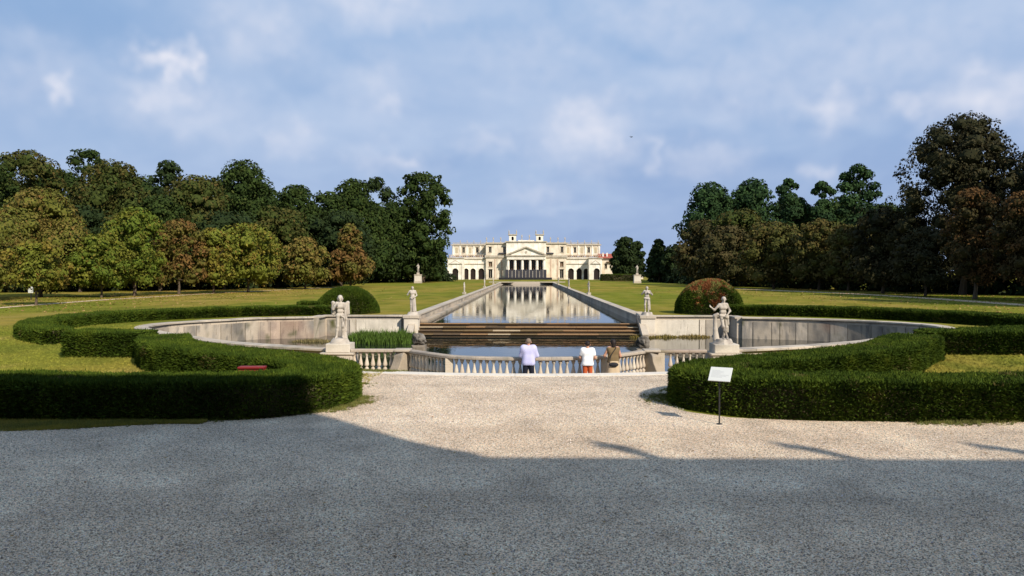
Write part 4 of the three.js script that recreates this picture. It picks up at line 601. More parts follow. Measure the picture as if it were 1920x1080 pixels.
  { const s = new THREE.Shape(); s.moveTo(2.2, Y(484.2)); s.lineTo(-8.8, Y(484.2)); s.lineTo(-3.4, Y(475.5)); s.closePath(); part('annex_roof', uvBox(new THREE.ExtrudeGeometry(s, { depth: X(1158) - X(1122), bevelEnabled: false })).rotateY(-Math.PI / 2).translate(X(1158), 0, 0), M.roof, T); for (const px of [1130.5, 1138]) part('chimney', box(X(px) - 0.3, X(px) + 0.3, Y(482), Y(474), -0.5, 0.3), M.plasterWhite, T); part('annex_eaves', box(X(1136.5), X(1156), Y(492), Y(490.5), 1, 2.2), M.shutter, T); }
}
{ // black stage before the portico
  const D = 338, X = (px) => gx(px, D), t = thing('stage', 'black stage with pleated dark screens in front of the villa portico', 'stage', [0, 0.4, -D]); srand(88);
  part('platform', box(X(935), X(1035), 0, hy(520.5, D) - 0.4, -5, 0), M.black, t);
  for (let i = 0; i < 12; i++) { const a = mix(947, 1025, i / 12), b = mix(947, 1025, (i + 1) / 12); part('screen', box(X(a) + 0.06, X(b) - 0.06, hy(520.5, D) - 0.4, hy(505.5, D) - 0.4 + rr(-0.05, 0.05), -0.5 - (i % 2) * 0.25, -0.35 - (i % 2) * 0.25), M.charcoal, t); }
}
{ const D = 372, X = (px) => gx(px, D), Y = (py) => hy(py, D) - 0.4, t = thing('house', 'small far house with terracotta roof and chimney between dark trees', 'house', [X(1190), 0.4, -D]), o = t.position.x;
  part('wall', box(X(1176) - o, X(1206) - o, 0, Y(497), -8, 0), M.plaster, t); const s = new THREE.Shape(); s.moveTo(0.6, Y(497.5)); s.lineTo(-8.6, Y(497.5)); s.lineTo(-4, Y(488)); s.closePath(); const r = part('roof', uvBox(new THREE.ExtrudeGeometry(s, { depth: X(1208) - X(1174), bevelEnabled: false })).rotateY(-Math.PI / 2).translate(X(1208) - o, 0, 0), M.plasterRose, t); part('chimney', box(X(1187) - o - 0.4, X(1187) - o + 0.4, Y(494), Y(482), -3, -2.2), M.plasterWhite, r);
  for (const px of [1182, 1199]) { const w = part('window', box(X(px) - o - 0.6, X(px) - o + 0.6, Y(507), Y(501), 0, 0.06), M.glass, t); part('sill', box(X(px) - o - 0.75, X(px) - o + 0.75, Y(507) - 0.15, Y(507), 0, 0.2), M.trim, w); } }
{ const D = 330, X = (px) => gx(px, D), t = thing('garden_wall', 'grey garden wall beyond the hedge near the far house', 'wall', [0, 0.4, -D]); part('wall', box(X(1150), X(1190), 0, hy(504, D) - 0.4, -0.4, 0), M.trim, t); part('coping', box(X(1150), X(1190), hy(504, D) - 0.4, hy(503.3, D) - 0.4, -0.5, 0.1), M.plaster, t); }
for (const [a, b, top, D, l] of [[796, 842, 513.5, 300, 'far clipped hedge between the seated statue and the villa'], [1127, 1188, 514.5, 290, 'far clipped hedge between the villa annex and the tall pedestal']]) { const h = hy(top, D) - 0.4; hedge([[gx(a, D), D], [gx((a + b) / 2, D), D], [gx(b, D), D]], 3, h, l, 0.4, 60); }

// ------------------------------------------------------------ figures: bones with radii, joined smoothly and meshed
function mesher(bones, c, half, res, k = 0.045, clip) {
  const mc = new MarchingCubes(res, M.statue, false, false, 60000); mc.isolation = 0; const h = res / 2, f = mc.field.fill(-9), lo = [1e9, 1e9, 1e9], hi = [-1e9, -1e9, -1e9];
  for (const b of bones) for (let q = 0; q < 3; q++) { lo[q] = Math.min(lo[q], b[q] - b[3], b[4 + q] - b[7]); hi[q] = Math.max(hi[q], b[q] + b[3], b[4 + q] + b[7]); }
  const I = lo.map((v, q) => Math.max(0, Math.floor((v - k * 0.6 - c[q]) / half * h + h) - 2)), E = hi.map((v, q) => Math.min(res - 1, Math.ceil((v + k * 0.6 - c[q]) / half * h + h) + 2));
  for (let z = I[2]; z <= E[2]; z++) for (let y = I[1]; y <= E[1]; y++) for (let x = I[0]; x <= E[0]; x++) {
    const px = c[0] + (x - h) / h * half, py = c[1] + (y - h) / h * half, pz = c[2] + (z - h) / h * half; let d = 9;
    for (const b of bones) { const [ax, ay, az, ra, bx, by, bz, rb] = b, dx = bx - ax, dy = by - ay, dz = bz - az, t = clamp(((px - ax) * dx + (py - ay) * dy + (pz - az) * dz) / (dx * dx + dy * dy + dz * dz + 1e-9)), q = Math.sqrt((px - ax - dx * t) ** 2 + (py - ay - dy * t) ** 2 + (pz - az - dz * t) ** 2) - mix(ra, rb, t), m = Math.max(0, k - Math.abs(d - q)) / k; d = Math.min(d, q) - m * m * k * 0.25; }
    if (clip) d = clip(px, py, pz, d);
    f[x + y * res + z * res * res] = -d;
  }
  mc.update(); const n = mc.count ?? mc.geometry.drawRange.count, g = new THREE.BufferGeometry(), p = mc.positionArray.slice(0, n * 3), nn = mc.normalArray.slice(0, n * 3);
  for (let i = 0; i < n; i++) for (let q = 0; q < 3; q++) p[3 * i + q] = p[3 * i + q] * half + c[q];
  g.setAttribute('position', new THREE.BufferAttribute(p, 3)); g.setAttribute('normal', new THREE.BufferAttribute(nn, 3)); return g;
}
const bone = (a, ra, b, rb) => [...a, ra, ...b, rb];
const JOINTS = { shL: [0.185, 1.42, 0], shR: [-0.185, 1.42, 0], elL: [0.25, 1.13, -0.02], elR: [-0.25, 1.13, -0.02], haL: [0.26, 0.88, 0.06], haR: [-0.26, 0.88, 0.06], hiL: [0.09, 0.92, 0], hiR: [-0.09, 0.92, 0], knL: [0.1, 0.5, 0.02], knR: [-0.1, 0.5, 0.02], anL: [0.1, 0.08, -0.02], anR: [-0.1, 0.08, -0.02], head: [0, 1.62, 0.015] };
function headGeo(c) {
  const [x, y, z] = c, B = (a, ra, b, rb) => [x + a[0], y + a[1], z + a[2], ra, x + b[0], y + b[1], z + b[2], rb];
  return mesher([B([0, 0.035, -0.025], 0.088, [0, 0.03, 0.012], 0.084), B([0, -0.01, 0.022], 0.07, [0, -0.08, 0.042], 0.044), B([0, 0.008, 0.088], 0.011, [0, -0.028, 0.108], 0.016), B([-0.02, -0.058, 0.086], 0.011, [0.02, -0.058, 0.086], 0.011), B([-0.04, 0.03, 0.076], 0.014, [0.04, 0.03, 0.076], 0.014), B([0.034, 0.008, 0.074], 0.013, [0.034, 0.008, 0.074], 0.013), B([-0.034, 0.008, 0.074], 0.013, [-0.034, 0.008, 0.074], 0.013), B([0.088, 0.01, -0.012], 0.016, [0.09, -0.02, -0.006], 0.012), B([-0.088, 0.01, -0.012], 0.016, [-0.09, -0.02, -0.006], 0.012), B([0, -0.06, -0.02], 0.052, [0, -0.2, -0.02], 0.058)], [x, y - 0.03, z], 0.2, 56, 0.018);
}
function handGeo(el, ha, side, curl = 0.5) {
  const d = new THREE.Vector3(...ha).sub(new THREE.Vector3(...el)).normalize(), n = new THREE.Vector3(-side, 0, 0.2).addScaledVector(d, -d.dot(new THREE.Vector3(-side, 0, 0.2))).normalize(), s = new THREE.Vector3().crossVectors(d, n).multiplyScalar(side); if (s.z < 0) s.negate();
  const P = (a, b, c) => [ha[0] + d.x * a + n.x * b + s.x * c, ha[1] + d.y * a + n.y * b + s.y * c, ha[2] + d.z * a + n.z * b + s.z * c], bs = [bone(P(-0.03, 0, 0), 0.028, P(0.02, 0, 0), 0.024), bone(P(0.02, 0, 0.022), 0.018, P(0.085, 0, 0.028), 0.015), bone(P(0.02, 0, -0.018), 0.018, P(0.08, 0, -0.028), 0.014), bone(P(0.02, 0, 0), 0.02, P(0.085, 0, 0), 0.016)];
  [[0.03, 0.066], [0.01, 0.076], [-0.011, 0.07], [-0.03, 0.054]].forEach(([o, l], i) => { let p = [0.088 - Math.abs(o) * 0.15, 0, o], a = curl * (0.35 + i * 0.07); for (const f of [0.45, 0.32, 0.23]) { const q = [p[0] + Math.cos(a) * l * f, p[1] + Math.sin(a) * l * f, p[2]]; bs.push(bone(P(...p), 0.0098, P(...q), 0.0088)); p = q; a += curl * 0.8; } });
  bs.push(bone(P(0.03, 0.004, 0.032), 0.014, P(0.06, 0.02, 0.058), 0.0115), bone(P(0.06, 0.02, 0.058), 0.011, P(0.088, 0.032, 0.062), 0.009));
  return mesher(bs, P(0.05, 0.01, 0), 0.13, 56, 0.008);
}
function bodyBones(J, w = 1) {
  return [bone([J.shL[0] * 0.75, J.shL[1], 0], 0.075, [J.shR[0] * 0.75, J.shR[1], 0], 0.075), bone([0.075 * w, 1.3, 0.015], 0.115 * w, [-0.075 * w, 1.3, 0.015], 0.115 * w), bone([0.045, 1.12, 0], 0.105 * w, [-0.045, 1.12, 0], 0.105 * w), bone([0.075, 0.95, -0.01], 0.118 * w, [-0.075, 0.95, -0.01], 0.118 * w), bone([0, 1.42, -0.01], 0.07, [J.head[0] * 0.6, 1.54, 0], 0.054),
    bone(J.shL, 0.056, J.elL, 0.043), bone(J.shR, 0.056, J.elR, 0.043), bone(J.elL, 0.042, J.haL, 0.028), bone(J.elR, 0.042, J.haR, 0.028), bone(J.hiL, 0.09 * w, J.knL, 0.057), bone(J.hiR, 0.09 * w, J.knR, 0.057), bone(J.knL, 0.057, [mix(J.knL[0], J.anL[0], 0.35), mix(J.knL[1], J.anL[1], 0.35), mix(J.knL[2], J.anL[2], 0.35) - 0.015], 0.056), bone(J.knR, 0.057, [mix(J.knR[0], J.anR[0], 0.35), mix(J.knR[1], J.anR[1], 0.35), mix(J.knR[2], J.anR[2], 0.35) - 0.015], 0.056),
    bone([mix(J.knL[0], J.anL[0], 0.35), mix(J.knL[1], J.anL[1], 0.35), mix(J.knL[2], J.anL[2], 0.35) - 0.015], 0.056, J.anL, 0.036), bone([mix(J.knR[0], J.anR[0], 0.35), mix(J.knR[1], J.anR[1], 0.35), mix(J.knR[2], J.anR[2], 0.35) - 0.015], 0.056, J.anR, 0.036),
    bone([J.anL[0], J.anL[1] - 0.03, J.anL[2]], 0.042, [J.anL[0] + 0.03, J.anL[1] - 0.045, J.anL[2] + 0.17], 0.03), bone([J.anR[0], J.anR[1] - 0.03, J.anR[2]], 0.042, [J.anR[0] - 0.03, J.anR[1] - 0.045, J.anR[2] + 0.17], 0.03)];
}
const bodyGeo = (J, w, res = 96) => mergeGeometries([mesher(bodyBones(J, w), [0, 0.86, 0], 0.95, res, 0.05), headGeo(J.head), handGeo(J.elL, J.haL, 1), handGeo(J.elR, J.haR, -1)]);
const MARBLE = [0.47, 0.42, 0.35];
function statue(label, J, extras, pos, turn, scale, tone, w = 1, group = 'garden statues round the basin') {
  const t = thing('statue', label, 'statue', pos, turn, group); t.scale.setScalar(scale); const st = paintStatue(tone);
  const rock = new THREE.CylinderGeometry(0.3, 0.42, 0.2, 22, 4), p = rock.attributes.position; for (let i = 0; i < p.count; i++) { const k = 0.86 + 0.3 * n3(p.getX(i) * 7 + tone * 9, p.getY(i) * 7, p.getZ(i) * 7); p.setXYZ(i, p.getX(i) * k, p.getY(i) > 0.09 ? 0.1 : p.getY(i), p.getZ(i) * k); } rock.deleteAttribute('uv'); rock.computeVertexNormals(); part('rock_base', paint(rock.toNonIndexed().translate(0, 0.1, 0), st), M.statue, t);
  const g = bodyGeo(J, w).translate(0, 0.18, 0); part('figure', paint(g, st), M.statue, t);
  for (const [name, bones, k] of extras) part(name, paint(mesher(bones, [0, 0.9, 0], 1.05, 92, k ?? 0.05).translate(0, 0.18, 0), st), M.statue, t);
  return t;
}
const paintStatue = (tone) => (x, y, z) => { const a = fb3(x * 6 + tone * 7, y * 3, z * 6, 4), b = fb3(x * 14, y * 14, z * 14 + tone, 3); let c = mix3(MARBLE, [0.3, 0.26, 0.22], sm(0.48, 0.75, a) * tone); return mix3(c, [0.15, 0.14, 0.12], sm(0.55, 0.8, b * 0.6 + a * 0.4) * tone); };
function pedestal(x, y, D, w, h, label, tone = 0.3) {
  const t = thing('pedestal', label, 'pedestal', [x, y, -D], 0, 'statue pedestals'), a = w / 2;
  part('base', stoneGeo(box(-a - 0.06, a + 0.06, 0, h * 0.24, -a - 0.06, a + 0.06, 0.02), 0.6), M.stone, t); part('die', stoneGeo(box(-a + 0.03, a - 0.03, h * 0.24, h * 0.86, -a + 0.03, a - 0.03, 0.012), tone, 1, [0.7, 0.65, 0.56]), M.stone, t); part('cap', stoneGeo(box(-a - 0.05, a + 0.05, h * 0.86, h, -a - 0.05, a + 0.05, 0.025), 0.45), M.stone, t);
}
const wing = (s) => [bone([0.1 * s, 1.35, -0.12], 0.05, [0.3 * s, 1.46, -0.16], 0.06), bone([0.3 * s, 1.46, -0.16], 0.06, [0.34 * s, 1.0, -0.15], 0.035), bone([0.24 * s, 1.36, -0.15], 0.06, [0.27 * s, 0.95, -0.15], 0.03), bone([0.18 * s, 1.3, -0.13], 0.05, [0.2 * s, 1.0, -0.13], 0.03)];
for (const [x, tone, l] of [[-7.5, 0.3, 'square stone pedestal under the winged statue'], [7.85, 0.9, 'square stone pedestal under the leaning statue']]) {
  const t = thing('pedestal', l, 'pedestal', [x, TERRACE_Y, -31.5], 0, 'statue pedestals');
  part('base', stoneGeo(box(-0.6, 0.6, 0, 0.9, -0.6, 0.6, 0.02), 0.6), M.stone, t); part('ledge', stoneGeo(box(-0.66, 0.66, 0.9, 0.98, -0.66, 0.66, 0.02), 0.9), M.stone, t); part('die', stoneGeo(box(-0.48, 0.48, 0.98, 1.32, -0.48, 0.48, 0.02), tone, 1.5, [0.66, 0.61, 0.52]), M.stone, t);
}
statue('pale stone statue with raised wing-like cloak at its shoulders', { ...JOINTS, shL: [0.155, 1.41, 0], shR: [-0.155, 1.43, 0], elR: [-0.27, 1.2, 0.06], haR: [-0.13, 1.36, 0.17], elL: [0.21, 1.12, 0.0], haL: [0.19, 0.88, 0.1], knL: [0.12, 0.5, 0.09], anL: [0.1, 0.08, -0.02], knR: [-0.1, 0.5, 0.02], anR: [-0.15, 0.08, 0.02], head: [0.0, 1.63, 0.02] }, [['wing', wing(1)], ['wing', wing(-1)], ['curled_hair', [bone([0, 1.68, -0.03], 0.1, [0, 1.66, 0.0], 0.1), bone([0.08, 1.62, -0.02], 0.05, [0.07, 1.56, -0.04], 0.04), bone([-0.08, 1.62, -0.02], 0.05, [-0.07, 1.56, -0.04], 0.04)], 0.03], ['stump', [bone([0.16, 0, -0.16], 0.13, [0.15, 0.42, -0.12], 0.1), bone([0.15, 0.42, -0.12], 0.1, [0.13, 0.62, -0.12], 0.07)]], ['drapery', [bone([0.19, 1.3, -0.06], 0.04, [0.23, 0.8, -0.05], 0.05), bone([0.23, 0.8, -0.05], 0.05, [0.22, 0.3, -0.08], 0.05), bone([0.05, 0.93, 0.1], 0.035, [0.17, 0.86, 0.08], 0.045)]]], [-7.5, 0.67, -31.5], 0.15, 0.985, 0.6, 0.86);
statue('stained stone statue leaning with crossed legs and outstretched arm', { ...JOINTS, elR: [-0.36, 1.2, 0.08], haR: [-0.5, 1.32, 0.2], elL: [0.28, 1.16, -0.02], shL: [0.155, 1.42, 0], shR: [-0.155, 1.4, 0], haL: [0.15, 1.0, 0.14], hiL: [0.11, 0.93, 0], hiR: [-0.06, 0.92, 0.02], knL: [0.14, 0.5, -0.02], anL: [0.02, 0.08, -0.08], knR: [0.0, 0.52, 0.12], anR: [0.17, 0.09, 0.1], head: [0.03, 1.63, 0.0] }, [['stump', [bone([-0.27, 0, -0.02], 0.14, [-0.3, 0.4, -0.02], 0.09), bone([-0.3, 0.4, -0.02], 0.09, [-0.32, 0.95, 0], 0.075), bone([-0.32, 0.95, 0], 0.09, [-0.22, 1.02, 0.02], 0.07)]], ['drapery', [bone([-0.12, 0.98, 0.07], 0.045, [0.17, 0.9, 0.07], 0.055), bone([0.17, 0.94, 0.04], 0.06, [0.21, 0.62, -0.02], 0.05), bone([0.19, 0.9, -0.04], 0.05, [0.2, 0.3, -0.1], 0.045)]]], [7.8, 0.67, -31.5], -0.1, 0.97, 1.0, 0.88);
const robe = (lean = 0) => [bone([0, 1.1, 0], 0.12, [0.02, 0.6, -0.02], 0.13), bone([0.08, 0.95, 0.04], 0.07, [0.13, 0.1, 0.02], 0.06), bone([0.16, 1.4, -0.04], 0.06, [-0.1 + lean, 0.95, 0.13], 0.06)];
for (const [x, l] of [[-8.2, 'square stone pedestal under the robed statue at the pool corner'], [8.5, 'square stone pedestal under the shadowed statue at the pool corner']]) pedestal(x, -1.2, 56.0, 1.05, 1.68, l, 0.1);
statue('white robed stone statue with one bent arm at the pool corner', { ...JOINTS, elR: [-0.33, 1.18, 0.05], haR: [-0.22, 1.34, 0.18], elL: [0.28, 1.14, 0], haL: [0.14, 1.02, 0.2], knL: [0.12, 0.5, 0.08] }, [['drapery', [bone([0.02, 1.05, 0.02], 0.15, [0.1, 0.1, -0.02], 0.14), bone([0.14, 1.35, 0], 0.07, [-0.1, 0.95, 0.12], 0.06), bone([0.12, 0.9, 0.06], 0.08, [0.18, 0.1, 0.06], 0.08)]]], [-8.15, 0.48, -56.0], 0.2, 1.06, 0.35);
statue('stone statue with dark weathered head and chest at the pool corner', { ...JOINTS, elR: [-0.33, 1.22, 0.02], haR: [-0.16, 1.36, 0.14], elL: [0.34, 1.2, 0], haL: [0.18, 1.3, 0.12], knR: [-0.12, 0.5, 0.08] }, [['drapery', [bone([-0.14, 0.95, 0.06], 0.07, [0.14, 0.9, 0.06], 0.07), bone([0.14, 0.9, 0], 0.07, [0.18, 0.2, -0.04], 0.06)]]], [8.5, 0.48, -56.0], -0.2, 1.06, 1.0);
// small statues: one low figure shared by the pool side and the roofs
const smallGeo = paint(mergeGeometries([mesher([...bodyBones({ ...JOINTS, elR: [-0.34, 1.18, 0.05], haR: [-0.2, 1.3, 0.15] }), ...robe(0.05), bone([0, 1.62, 0], 0.1, [0, 1.66, 0], 0.1)], [0, 0.86, 0], 0.95, 52, 0.05)]), paintStatue(1.1));
const plinthGeo = stoneGeo(box(-0.26, 0.26, 0, 0.35, -0.26, 0.26, 0.02), 0.4);
function smallStatue(x, y, D, h, label, group, turn = 0, plinth = true) { const t = thing('small_statue', label, 'statue', [x, y, -D], turn, group), s = h / (plinth ? 2.1 : 1.75); t.scale.setScalar(s); if (plinth) part('plinth', plinthGeo, M.stone, t); part('figure', smallGeo, M.statue, t).position.y = plinth ? 0.35 : 0; return t; }
for (const [px, base, top, l] of [[870.5, 551, 528, 'small stone statue on the sunlit pool wall before the dark-shirted gap'], [908.5, 539, 521, ''], [925, 533, 519, ''], [1104, 552, 526, ''], [1066.5, 541, 521, ''], [1047, 534, 519, '']]) { const D = (EYE - RIM) * F / (base - 511), left = px < 988; smallStatue(gx(px, D), RIM - 0.06, D, (base - top) * D / F, left ? 'small statue in the line along the sunlit side of the pool' : 'small statue in the line along the shaded side of the pool', left ? 'statues along the sunlit pool side' : 'statues along the shaded pool side', left ? 1.2 : -1.2); }
for (const [px, top, mid, l, q] of [[784, 494.5, 514.5, 'seated-looking white statue on a tall pedestal by the wood', 'tall white pedestal on the lawn by the wood'], [1194.5, 497, 515, 'weathered statue on a tall pedestal by the far house', 'tall white pedestal on the lawn by the far hedge']]) { const D = 229, x = gx(px, D), h = hy(mid, D) - 0.4; pedestal(x, 0.4, D, 2.0, h, q, 0.1); smallStatue(x, 0.4 + h, D, (mid - top) * D / F, l, 'statues on tall pedestals'); }
for (const [px, top, base, z] of [[861, 449.3, 456.4, -6], [874, 449.3, 456.4, -6], [887, 449.3, 456.4, -6], [900, 449.3, 456.4, -6], [912.5, 444.5, 454.6, 0.5], [925, 444.5, 454.6, 0.5], [939, 444.5, 454.6, 0.5], [978.5, 440.5, 450.8, 2.6], [992.5, 440.5, 450.8, 2.6], [1032, 444.5, 454.6, 0.5], [1046, 444.5, 454.6, 0.5], [1059, 444.5, 454.6, 0.5], [1071.6, 449.3, 456.4, -6], [1084.7, 449.3, 456.4, -6], [1097.8, 449.3, 456.4, -6], [1111, 449.3, 456.4, -6], [1123.6, 449.3, 456.4, -6]]) smallStatue(vx(px), vy(base), VD - z, (base - top) * VD / F, Math.abs(px - 986) < 10 ? 'statue on the villa roof between the two turrets' : Math.abs(px - 986) < 75 ? 'statue on the roof of the villa\'s main block' : 'statue on the roof of the villa\'s low wings', Math.abs(px - 986) < 10 ? 'roof statues between the turrets' : Math.abs(px - 986) < 75 ? 'roof statues of the main block' : 'roof statues of the wings');

// ------------------------------------------------------------ the three visitors, seen from behind
function person(label, J, pos, turn, scale, cloth, hair, w = 1) {
  const t = thing('person', label, 'person', pos, turn); t.scale.setScalar(scale);
  part('body', bodyGeo(J, w), M.skin, t);
  for (const [name, bones, mat, clip, k] of cloth) part(name, mesher(bones, [0, 0.86, 0], 0.95, 92, k ?? 0.05, clip), mat, t);
  const h = J.head; part('hair', mesher(hair[1](h), [h[0], h[1] - 0.05, h[2]], 0.3, 60, 0.03, hair[2] ? (x, y, z, d) => Math.max(d, hair[2](x - h[0], y - h[1], z - h[2])) : undefined), hair[0], t);
  return t;
}
const fat = (bs, a) => bs.map((b) => [b[0], b[1], b[2], b[3] + a, b[4], b[5], b[6], b[7] + a]);
const legs = (J, r = 0.022) => fat([bone([0.07, 0.95, -0.01], 0.118, [-0.07, 0.95, -0.01], 0.118), bone(J.hiL, 0.092, J.knL, 0.068), bone(J.hiR, 0.092, J.knR, 0.068), bone(J.knL, 0.068, J.anL, 0.06), bone(J.knR, 0.068, J.anR, 0.06)], r);
const torso = (J, r) => fat([bone([J.shL[0] * 0.8, J.shL[1], 0], 0.078, [J.shR[0] * 0.8, J.shR[1], 0], 0.078), bone([0.075, 1.3, 0.01], 0.118, [-0.075, 1.3, 0.01], 0.118), bone([0.06, 1.1, 0], 0.12, [-0.06, 1.1, 0], 0.12), bone([0.08, 0.92, 0], 0.125, [-0.08, 0.92, 0], 0.125)], r);
const shoes = (J) => [bone([J.anL[0], 0.05, J.anL[2] - 0.03], 0.05, [J.anL[0] + 0.03, 0.04, J.anL[2] + 0.18], 0.042), bone([J.anR[0], 0.05, J.anR[2] - 0.03], 0.05, [J.anR[0] - 0.03, 0.04, J.anR[2] + 0.18], 0.042)];
const foot = (x, y, z, d) => Math.max(d, -y), over = (a) => (x, y, z, d) => Math.max(d, a - y, -y), between = (a, b) => (x, y, z, d) => Math.max(d, a - y, y - b);
const cap = (h) => [bone([h[0], h[1] + 0.045, h[2] - 0.035], 0.094, [h[0], h[1] + 0.045, h[2] + 0.005], 0.09)], longHair = (h) => [bone([h[0], h[1] + 0.045, h[2] - 0.03], 0.1, [h[0], h[1] + 0.04, h[2] + 0.005], 0.096), bone([h[0], h[1], h[2] - 0.06], 0.085, [h[0], h[1] - 0.17, h[2] - 0.075], 0.07)];
{ // turn = PI faces away from the camera, towards the water
  const P = [gx(991, 27.95), TERRACE_Y, -27.95];
  const J = { ...JOINTS, elL: [0.27, 1.16, 0.06], haL: [0.1, 1.3, 0.3], elR: [-0.3, 1.15, 0.06], haR: [-0.08, 1.3, 0.3], knL: [0.12, 0.5, 0.01], knR: [-0.12, 0.5, 0.01], anL: [0.13, 0.08, -0.02], anR: [-0.13, 0.08, -0.02] };
  const man = person('person in lilac shirt and dark trousers holding up a phone at the balustrade', J, P, Math.PI, 1.035, [['shirt', [...torso(J, 0.03), bone(J.shL, 0.085, J.elL, 0.07), bone(J.shR, 0.085, J.elR, 0.07)], M.lilac, over(0.83), 0.1], ['trousers', legs(J, 0.012), M.navy, between(0.07, 0.98)], ['shoes', shoes(J), M.shoe, foot]], [M.hairGrey, cap, (x, y, z) => Math.max(z - 0.03, -y - 0.035)], 1.08);
  const ph = lit(new THREE.Mesh(box(-0.075, 0.075, -0.04, 0.04, -0.005, 0.005, 0.003), M.black)); ph.name = numbered('phone'); ph.position.set(P[0], P[1] + 1.42, P[2] - 0.42); scene.add(ph); tag(ph, 'dark phone held up by the person in the lilac shirt', 'phone');
  const K = { ...JOINTS, elL: [0.28, 1.15, 0.04], haL: [0.2, 1.03, 0.27], elR: [-0.28, 1.15, 0.04], haR: [-0.2, 1.03, 0.27] };
  person('person in white top and orange shorts with dark hair leaning on the balustrade', K, [gx(1102, 28.1), TERRACE_Y, -28.1], Math.PI - 0.1, 0.97, [['top', [...torso(K, 0.022), bone(K.shL, 0.075, [0.24, 1.28, 0.01], 0.068), bone(K.shR, 0.075, [-0.24, 1.28, 0.01], 0.068)], M.white, over(0.86), 0.09], ['shorts', legs(K, 0.006), M.orange, between(0.52, 0.97)], ['shoes', shoes(K), M.shoe, foot]], [M.hairDark, cap, (x, y, z) => Math.max(z - 0.05, -y - 0.07)], 0.95);
  const Q = { ...JOINTS, elL: [0.3, 1.16, 0.06], haL: [0.24, 1.1, 0.3], elR: [-0.27, 1.14, 0.02], haR: [-0.2, 1.0, 0.22] };
  person('person in khaki vest and beige skirt with dark hair tied up at the balustrade', Q, [gx(1150, 28.35), TERRACE_Y, -28.35], Math.PI + 0.15, 1.0, [['vest', torso(Q, 0.022), M.khaki, between(0.92, 1.47), 0.09], ['skirt', [bone([0.06, 0.98, 0], 0.14, [-0.06, 0.98, 0], 0.14), bone([0.06, 0.95, 0], 0.15, [0.08, 0.2, 0], 0.2), bone([-0.06, 0.95, 0], 0.15, [-0.08, 0.2, 0], 0.2)], M.beige, between(0.22, 0.98)], ['shoes', shoes(Q), M.shoe, foot]], [M.hairDark, longHair, (x, y, z) => Math.max(z - 0.045, -y - 0.14)], 0.96);
  const bag = thing('shoulder_bag', 'black bag hanging on the back of the person in the khaki vest', 'bag', [gx(1152, 28.15) - 0.02, TERRACE_Y + 0.86, -28.15]); part('pouch', uvBox(new THREE.SphereGeometry(0.15, 14, 10).scale(1.15, 0.55, 0.35)), M.black, bag); part('strap', uvBox(new THREE.TubeGeometry(new THREE.CatmullRomCurve3([[-0.15, 0.03, 0], [-0.1, 0.3, -0.02], [0.08, 0.58, -0.07], [0.1, 0.62, -0.15]].map((p) => new THREE.Vector3(...p))), 14, 0.014, 6)), M.black, bag);
}

// ------------------------------------------------------------ information panel, red bench, small white sign, bird
{ const D = 18.15, x = gx(1350, D), t = thing('information_panel', 'white tilted information panel on a thin post before the hedge', 'sign', [x, 0.012, -D]);
  part('post', new THREE.CylinderGeometry(0.018, 0.018, 1.13, 10).translate(0, 0.565, 0), M.metal, t); part('foot', new THREE.CylinderGeometry(0.06, 0.07, 0.02, 14).translate(0, 0.01, 0), M.metal, t);
  const b = part('board', box(-0.25, 0.25, -0.2, 0.2, -0.012, 0.012, 0.004), M.panel, t); b.rotation.set(-0.78, -0.48, 0, 'YXZ'); b.position.set(0.02, 1.15, 0);
  srand(9); for (let i = 0; i < 7; i++) part('faint_line', box(-0.2, rr(-0.02, 0.2), 0.1 - i * 0.032 - 0.004, 0.1 - i * 0.032 + 0.004, 0.0125, 0.0135), M.ink, b); }
{ const [x, D] = [gx(472, 21.2), 21.2], y = gy(x, D), t = thing('bench', 'low red bench standing behind the hairpin hedge', 'bench', [x, y, -D], 0.05), s = hy(688, D) - y; for (let i = 0; i < 3; i++) part('seat_slat', box(-0.35, 0.35, s - 0.05, s, -0.16 + i * 0.115, -0.06 + i * 0.115, 0.01), M.red, t); part('apron', box(-0.34, 0.34, s - 0.17, s - 0.055, 0.1, 0.13), M.red, t); for (const [a, b] of [[-1, 0.05], [1, 0.05], [-1, -0.12], [1, -0.12]]) part('leg', box(a * 0.3 - 0.03, a * 0.3 + 0.03, 0, s - 0.055, b - 0.03, b + 0.03), M.red, t); }
{ const D = 88, x = gx(58, D), t = thing('notice_board', 'tiny white notice on a post under the small yellow tree', 'sign', [x, gy(x, D), -D]); part('post', box(-0.04, 0.04, 0, 1.4, -0.04, 0.04), M.metal, t); part('board', box(-0.28, 0.28, 0.8, 1.5, 0.045, 0.075), M.panel, t); }
{ const p = at(1184, 257, 120), t = thing('bird', 'small dark bird in flight high above the pool', 'bird', p.toArray(), 0.6); part('body', mesher([bone([0, 0, -0.14], 0.05, [0, 0.01, 0.12], 0.06), bone([0, 0.01, 0.14], 0.045, [0, 0.02, 0.2], 0.02), bone([0, 0, -0.14], 0.03, [0, 0, -0.28], 0.012), bone([0.02, 0.02, 0.05], 0.03, [0.24, 0.1, 0.02], 0.02), bone([0.24, 0.1, 0.02], 0.02, [0.42, 0.06, -0.1], 0.008), bone([-0.02, 0.02, 0.05], 0.03, [-0.24, 0.1, 0.02], 0.02), bone([-0.24, 0.1, 0.02], 0.02, [-0.42, 0.06, -0.1], 0.008)], [0, 0, 0], 0.5, 60, 0.03), M.hairDark, t); }

